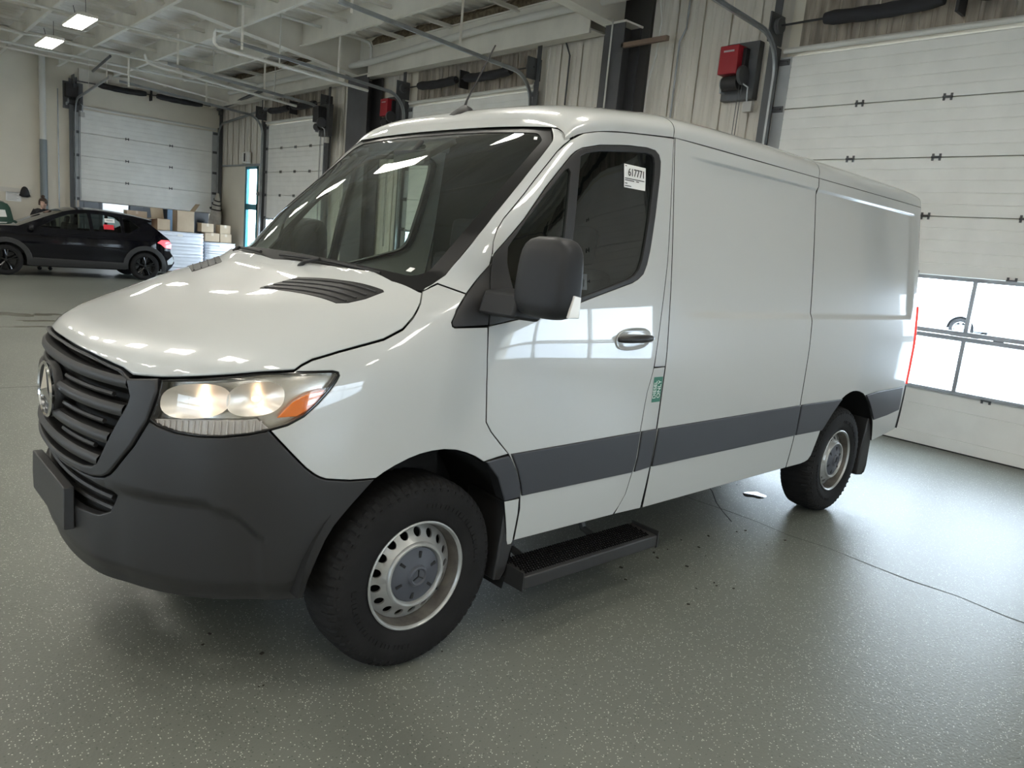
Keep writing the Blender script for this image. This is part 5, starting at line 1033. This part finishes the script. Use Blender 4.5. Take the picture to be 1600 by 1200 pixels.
def vehicle(name, label, cat, loc, rz, prof, dlo, wheels, hw, paint, glassz, clad=None, wr=.335, belt=.95, tumble=.2, top=1.5, seams=(), tails=(), detail=True, group=None, pillars=()):
    """prof: closed side outline from front bottom over the roof to rear bottom; (x, z, material index)"""
    e = empty(name, label, cat, loc, rz, group); x0 = min(p[0] for p in prof); x1 = max(p[0] for p in prof)
    def Y(x, z):
        y = hw - tumble * np.clip((z - belt) / (top - belt), 0, 1.3) ** 1.15 - .06 * np.clip((.45 - z) / .3, 0, 1) ** 2 + .012 * np.sin(np.clip((z - .5) / .45, 0, 1) * math.pi)
        f = np.clip((x0 + .75 - x) / .75, 0, 1); r = np.clip((x - (x1 - .6)) / .6, 0, 1); return y * (1 - .20 * f ** 2.6) * (1 - .14 * r ** 2.4)
    Sv = lambda u, z: np.stack(np.broadcast_arrays(u, -Y(np.asarray(u, float), np.asarray(z, float)), z), -1)
    arches = []; 
    for xc, zc in wheels: arches.append([(xc + (wr + .055) * math.cos(t), zc + (wr + .055) * math.sin(t)) for t in [math.pi * k / 16 for k in range(17)]])
    base = prof[0][1]
    outline = [(p[0], p[1]) for p in prof]; low = outline[-1][1]
    bottom = []
    for a in sorted(arches, key=lambda a: -a[0][0]): bottom += [(a[0][0], low)] + a + [(a[-1][0], low)]
    poly = outline + bottom
    for mir in (False, True):
        sg = -1 if mir else 1
        sp = panel('body_side', poly, paint, e, Sf=Sv, holes=dlo, gap=0, roll=.004, skirt=.03, res=.06, mirror=mir)
        for g in dlo: panel('side_window', g, glassz, e, Sf=Sv, off=-.008, gap=-.004, roll=.001, skirt=.004, res=.08, mirror=mir)
        for c in (clad or []): panel('wheel_cladding', c, PLAST, e, Sf=Sv, off=.014, gap=0, roll=.008, skirt=.02, res=.05, mirror=mir)
        for s_ in seams:
            q = MB(); P_ = Sv(np.array([a[0] for a in s_]), np.array([a[1] for a in s_])) * [1, sg, 1]; q.tube([tuple(p) for p in P_], .003, 4); q.build('door_seam', DARK, sp)
        if detail:
            for xh in (1.02, 1.95):
                q = MB(); P_ = Sv(np.linspace(xh, xh + .2, 7) + x0 + .55, np.full(7, belt - .02)) * [1, sg, 1]; q.tube([(p[0], p[1] - .03 * sg, p[2]) for p in P_], .012, 6); q.build('door_handle', paint, sp)
            q = MB(); q.lathe([(0, -.06), (.05, -.05), (.075, 0), (.07, .04), (0, .05)], (1.02 + x0 + .35, -(hw + .06) * sg, belt + .12), 'x', 16); q.box((1.02 + x0 + .38, -(hw - .03) * sg, belt + .07), (.04, .12, .03)); q.build('side_mirror', paint, e, smooth=50)
    # strips across the body following the outline
    runs = []; 
    for a, b in zip(prof[:-1], prof[1:]):
        if runs and runs[-1][0] == b[2]: runs[-1][1].append(b)
        else: runs.append([b[2], [a, b]])
    names = {0: ('body_panel', paint), 1: ('window', GLASS), 2: ('rear_window', GLOSSB), 3: ('bumper', PLAST), 4: ('roof', paint), 5: ('hood', paint)}
    for mi, pts in runs:
        xs = []; n_ = max(2, len(pts) * 3); d_ = np.r_[0, np.cumsum([math.hypot(b[0] - a[0], b[1] - a[1]) for a, b in zip(pts[:-1], pts[1:])])]
        if d_[-1] < 1e-6: continue
        tt = np.linspace(0, d_[-1], n_); px = np.interp(tt, d_, [p[0] for p in pts]); pz = np.interp(tt, d_, [p[1] for p in pts]); rows_ = []
        for x, z in zip(px, pz):
            yy = float(Y(x, z)); cc = .045 if mi in (1, 4, 5) else 0; fb = -1 if x < (x0 + x1) / 2 else 1; bow = .10 if (z < 1.05 and (x < x0 + .25 or x > x1 - .3)) else 0
            rows_.append([(x + fb * bow * (1 - s * s), s * yy, z + cc * (1 - abs(s) ** 2.4)) for s in np.linspace(-1, 1, 15)])
        q = MB(); q.grid(rows_[::-1]); q.build(names[mi][0], names[mi][1], e, smooth=40)
    for xc, zc in wheels:
        for sg in (1, -1): alloy(e, xc, zc, -(hw - .02) * sg, sg, wr, m=GLOSSB if detail else SILV)
        q = MB(); ts = [math.pi * k / 12 for k in range(13)]
        q.grid([[(xc + (wr + .06) * math.cos(t), -(hw - .02), zc + (wr + .06) * math.sin(t)), (xc + (wr + .06) * math.cos(t), hw - .02, zc + (wr + .06) * math.sin(t))] for t in ts]); q.build('wheel_housing', DARK, e, smooth=50)
    q = MB(); q.b2((x0 + .3, -hw + .2, low + .0), (x1 - .3, hw - .2, low + .12)); q.b2((x0 + .9, -hw + .12, .5), (x1 - .5, hw - .12, belt - .25)); q.build('floor_pan', DARK, e, smooth=0)
    return e, Sv
P_ = [(.12, .25, 3), (.10, .45, 3), (.12, .62, 0), (.14, .80, 0), (.22, .93, 0), (.45, 1.01, 5), (.75, 1.07, 5), (1.24, 1.095, 5), (1.76, 1.33, 1), (2.12, 1.48, 1), (2.35, 1.545, 4), (2.6, 1.57, 4), (2.85, 1.575, 4), (3.1, 1.56, 4), (3.6, 1.52, 4), (4.02, 1.45, 4), (4.04, 1.42, 4), (3.93, 1.40, 4), (4.28, 1.13, 2), (4.42, 1.02, 0), (4.47, .90, 0), (4.44, .72, 0), (4.53, .60, 0), (4.56, .45, 3), (4.48, .33, 3), (4.36, .22, 3)]
DL = [[(1.64, 1.105), (1.98, 1.32), (2.24, 1.435), (2.62, 1.495), (2.66, 1.10), (2.2, 1.095)], [(2.74, 1.10), (2.70, 1.497), (3.1, 1.49), (3.30, 1.475), (3.34, 1.105)], [(3.40, 1.11), (3.38, 1.465), (3.52, 1.43), (3.74, 1.27), (3.50, 1.12)]]
def arc(xc, zc, r0, r1, a0, a1, n=14): return [(xc + r1 * math.cos(a0 + (a1 - a0) * k / n), zc + r1 * math.sin(a0 + (a1 - a0) * k / n)) for k in range(n + 1)] + [(xc + r0 * math.cos(a1 - (a1 - a0) * k / n), zc + r0 * math.sin(a1 - (a1 - a0) * k / n)) for k in range(n + 1)]
CL = [arc(3.85, .335, .39, .50, -.25, math.pi + .2), arc(1.0, .335, .39, .50, -.2, math.pi + .25), [(1.42, .24), (1.5, .42), (3.35, .40), (3.42, .24)]]
suv, SvS = vehicle('suv', 'glossy black compact suv with a lit red tail lamp and black wheels', 'car', (0, 17.53, 0), 0, P_, DL, [(1.0, .335), (3.85, .335)], .88, CARB, glassmat('suv_glass', (.45, .5, .47)), clad=CL, seams=[[(1.42, .45), (1.38, .8), (1.44, 1.1)], [(2.70, .42), (2.72, .8), (2.70, 1.1)], [(3.36, .72), (3.42, .9), (3.38, 1.1)]])
for sg, mir in ((1, False), (-1, True)):
    panel('tail_lamp', [(4.12, .93), (4.22, 1.0), (4.40, 1.0), (4.47, .90), (4.45, .80), (4.3, .82), (4.2, .90)], mat('suv_tail', (.6, .01, .02), .15, coat=1, emit=(1, .08, .10), es=2.2), suv, Sf=SvS, off=.012, gap=0, skirt=.02, res=.04, mirror=mir)
    panel('rear_bumper_trim', [(4.36, .50), (4.5, .62), (4.54, .50), (4.50, .42), (4.38, .40)], GALV, suv, Sf=SvS, off=.012, gap=0, skirt=.02, res=.04, mirror=mir)
for lb, a, m, sz in (('white_note', (2.98, 1.41, 3.20, 1.32), PAPER, 0), ('red_note', (2.95, 1.27, 3.17, 1.16), mat('note_red', (.75, .03, .05), .6), 0)):
    panel(lb, [(a[0], a[1]), (a[2], a[1]), (a[2], a[3]), (a[0], a[3])], m, suv, Sf=SvS, off=.001, gap=0, roll=.0005, skirt=.002, res=.05, edge=m)
panel('note_print', [(3.02, 1.38), (3.16, 1.38), (3.16, 1.35), (3.02, 1.35)], mat('grey_ink', (.45, .45, .45), .8), suv, Sf=SvS, off=.003, gap=0, roll=.0003, skirt=.001, res=.05)
for yy in (-.4, .4):
    q = MB(); q.box((2.35, yy, .95), (.12, .45, .55), ry=.2); q.box((2.42, yy, 1.30), (.08, .24, .16), ry=.15); q.box((3.2, yy, .95), (.12, .5, .5), ry=.2); q.build('seat', DARK, suv, bevel=.03, fix=True)
# green boxy vehicle at the left edge
GRN = mat('green_paint', (.035, .085, .065), .35, coat=.6)
PG = [(-2.6, .35, 3), (-2.64, .6, 3), (-2.62, .9, 0), (-2.5, 1.03, 0), (-1.6, 1.08, 5), (-1.3, 1.10, 5), (-1.02, 1.48, 1), (-.9, 1.54, 4), (0, 1.58, 4), (1.2, 1.57, 4), (1.33, 1.53, 4), (1.38, 1.45, 4), (1.46, 1.05, 2), (1.50, .9, 0), (1.52, .5, 3), (1.42, .35, 3)]
grn, SvG = vehicle('utility_vehicle', 'dark green boxy utility vehicle with a paper taped in its window, at left', 'car', (0, 19.5, 0), 0, PG, [[(-1.1, 1.12), (-.92, 1.42), (-.2, 1.46), (-.2, 1.12)], [(-.1, 1.12), (-.1, 1.46), (.55, 1.46), (.55, 1.12)]], [(-1.75, .36), (.7, .36)], .88, GRN, MATS['suv_glass'], wr=.36, belt=1.05, tumble=.10, top=1.55, detail=False)
panel('taped_paper', [(.98, 1.38), (1.27, 1.38), (1.30, 1.22), (.98, 1.20)], PAPER, grn, Sf=SvG, off=.004, gap=0, roll=.0005, skirt=.003, res=.06, edge=PAPER)
# parked cars and snowy yard seen through the glazed door
SNOW = mat('snow', (.80, .83, .87), .8, noise=.08, nscale=.4); yd = MB(); yd.b2((XA + .36, -60, -.12), (90, 70, -.02)); yd.b2((-60, -60, -.12), (XA + .36, YN - .31, -.02)); yd.b2((-60, YN - .31, -.12), (XL - .31, 70, -.02)); tag(yd.build('yard_ground', SNOW, smooth=0), kind='structure')
PW = [(-2.4, .35, 3), (-2.45, .6, 3), (-2.4, .95, 0), (-2.2, 1.05, 0), (-1.3, 1.12, 5), (-1.05, 1.15, 5), (-.5, 1.62, 1), (-.3, 1.68, 4), (.9, 1.68, 4), (1.9, 1.62, 4), (2.2, 1.1, 2), (2.35, .9, 0), (2.38, .5, 3), (2.3, .35, 3)]
yc, _ = vehicle('parked_car', 'pale parked car in the bright yard beyond the glazed door, right one', 'car', (27, 4.2, 0), math.pi / 2, PW, [[(-.8, 1.18), (-.42, 1.55), (.3, 1.58), (.3, 1.18)], [(.4, 1.18), (.4, 1.58), (1.6, 1.55), (1.9, 1.18)]], [(-1.45, .36), (1.45, .36)], .92, mat('pale_paint', (.5, .52, .55), .3, coat=1), mat('glare_pale_glass', (.32, .36, .42), .3), wr=.36, belt=1.1, tumble=.15, top=1.65, detail=False, group='cars parked in the yard')  # windows paled; the outdoor glare is put into their colour
index_kids()
for i, (x, y_) in enumerate(((27.5, 10.2), (29, -2.5))):
    c = copy_tree(yc); c.location = (x, y_, 0); c['label'] = ('pale parked car in the bright yard seen past the van tail, left one', 'pale parked car in the yard out of view to the right')[i]
# ================================================================== PERSON behind the black car
def skinned(name, verts, edges, radii, m, parent, root=0, sub=1):
    bm = bmesh.new(); ly = bm.verts.layers.skin.verify(); vs = [bm.verts.new(v) for v in verts]
    for a, b in edges: bm.edges.new((vs[a], vs[b]))
    for i, v in enumerate(vs):
        r = radii[i]; v[ly].radius = r if isinstance(r, tuple) else (r, r)
    vs[root][ly].use_root = True
    me = bpy.data.meshes.new(name); bm.to_mesh(me); bm.free(); me.materials.append(m); o = link(name, me, parent)
    s = o.modifiers.new('skin', 'SKIN'); s.use_smooth_shade = True; d = o.modifiers.new('sub', 'SUBSURF'); d.levels = sub; d.render_levels = sub; return o
SKIN = mat('skin', (.55, .36, .28), .55); JACK = mat('jacket_black', (.014, .014, .017), .85); JEAN = mat('trousers_navy', (.02, .03, .06), .9); HAIR = mat('hair_brown', (.05, .028, .018), .6)
per = empty('person', 'person with brown hair in a bun and black jacket, hand raised to the face', 'person', (2.06, 18.72, 0), 0)
V_ = [(0, 0, .88), (0, .01, 1.02), (0, .02, 1.18), (0, .02, 1.40), (0, 0, 1.46), (0, -.02, 1.52), (0, -.04, 1.585), (0, -.045, 1.65),
      (-.09, 0, .84), (-.10, -.01, .48), (-.11, .02, .09), (-.12, -.12, .04), (.09, 0, .84), (.10, -.01, .48), (.11, .02, .09), (.12, -.12, .04),
      (-.17, .02, 1.42), (-.27, -.05, 1.22), (-.15, -.22, 1.36), (-.06, -.20, 1.52), (.17, .02, 1.42), (.23, .0, 1.08), (.13, -.18, 1.04), (.02, -.25, 1.08)]
E_ = [(0, 1), (1, 2), (2, 3), (3, 4), (4, 5), (5, 6), (6, 7), (0, 8), (8, 9), (9, 10), (10, 11), (0, 12), (12, 13), (13, 14), (14, 15), (3, 16), (16, 17), (17, 18), (18, 19), (3, 20), (20, 21), (21, 22), (22, 23)]
R_ = [.12, .115, .13, .13, .055, .05, .085, .075, .085, .06, .042, .035, .085, .06, .042, .035, .058, .045, .035, .026, .058, .045, .035, .026]
skinned('body', V_, E_, R_, SKIN, per)
def hand(base, d, n):
    pass
jv = [0, 1, 2, 3, 16, 17, 18, 20, 21, 22]; mp = {a: i for i, a in enumerate(jv)}
JE = [(a, b) for a, b in E_ if a in mp and b in mp]; jvv = [V_[i] for i in jv] + [(-.07, -.205, 1.49), (.04, -.245, 1.075), (0, .02, 1.49)]
JE = [(mp[a], mp[b]) for a, b in JE] + [(mp[18], 10), (mp[22], 11), (3, 12)]
skinned('jacket', jvv, JE, [.155, .145, .16, .155, .078, .062, .05, .078, .062, .05, .042, .042, .085], JACK, per)
tv = [0, 8, 9, 10, 12, 13, 14]; mp = {a: i for i, a in enumerate(tv)}; skinned('trousers', [V_[i] for i in tv], [(mp[a], mp[b]) for a, b in E_ if a in mp and b in mp], [.135, .1, .075, .06, .1, .075, .06], JEAN, per)
for k, sx in ((15, 1), (11, -1)):
    b = MB(); b.lathe([(0, -.13), (.03, -.12), (.045, -.05), (.04, .06), (.03, .12), (0, .125)], (sx * .115, -.05, .04), 'y', 14); b.build('shoe', BLK, per, smooth=60)
# head details: nose, eyes, mouth, ears, hair cap and bun, raised hand with fingers
b = MB(); b.tube([(0, -.128, 1.655), (0, -.145, 1.63), (0, -.15, 1.612), (0, -.13, 1.603)], [.006, .009, .013, .008], 8); b.build('nose', SKIN, per, smooth=60)
for s_ in (-1, 1):
    b = MB(); b.lathe([(0, -.008), (.010, -.005), (.012, 0), (.008, .006), (0, .008)], (s_ * .03, -.118, 1.648), 'y', 10); b.build('eye', mat('eye_dark', (.05, .04, .04), .3), per, smooth=60)
    b = MB(); b.lathe([(0, -.006), (.018, -.004), (.024, .002), (0, .006)], (s_ * .083, -.04, 1.63), 'x', 12); b.build('ear', SKIN, per, smooth=60)
b = MB(); b.tube([(-.024, -.12, 1.575), (0, -.129, 1.572), (.024, -.12, 1.575)], .007, 6); b.build('mouth', mat('lips', (.42, .14, .13), .5), per, smooth=60)
b = MB(); rows_ = []
for k in range(11):
    t = math.pi * k / 10 * .62; rows_.append([(.094 * math.sin(t) * math.cos(a), -.030 + .108 * math.sin(t) * math.sin(a) + .022 * (k / 10), 1.655 + .095 * math.cos(t) - (.05 * (k / 10) if math.sin(a) > .1 else 0)) for a in [2 * math.pi * q / 24 for q in range(25)]])
b.grid(rows_[::-1]); b.build('hair', HAIR, per, smooth=70, solid=.012)
b = MB(); b.lathe([(0, -.04), (.03, -.034), (.043, -.01), (.04, .018), (.022, .036), (0, .04)], (0, -.01, 1.782), 'z', 18); b.build('hair_bun', HAIR, per, smooth=60)
for (hx_, hy, hz), ph, dirv in (((-.06, -.20, 1.52), 0, 1), ((.02, -.25, 1.08), 1, 0)):
    vs = [(hx_, hy, hz), (hx_ + .01, hy + .0, hz + .07) if ph == 0 else (hx_ - .07, hy - .01, hz)]; es_ = [(0, 1)]; rs = [.024, .030]; 
    pb = Vector(vs[1])
    for q in range(4):
        o_ = (q - 1.5) * .02
        if ph == 0: c_ = [pb + Vector((o_, -.005, .02)), pb + Vector((o_, -.0, .055 - .004 * abs(q - 1))), pb + Vector((o_, .028, .085 - .006 * abs(q - 1)))]
        else: c_ = [pb + Vector((-.02, o_ * .3, o_)), pb + Vector((-.05, o_ * .3, o_)), pb + Vector((-.065, .02, o_))]
        i0 = len(vs); vs += [tuple(v) for v in c_]; rs += [.010, .009, .007]; es_ += [(1, i0), (i0, i0 + 1), (i0 + 1, i0 + 2)]
    i0 = len(vs); tb = Vector(vs[0]) + Vector((.03, -.01, .03) if ph == 0 else (-.02, -.01, .03)); vs += [tuple(tb), tuple(tb + Vector((.012, .0, .035) if ph == 0 else (-.035, 0, .012)))]; rs += [.012, .009]; es_ += [(0, i0), (i0, i0 + 1)]
    skinned('hand', vs, es_, rs, SKIN, per)
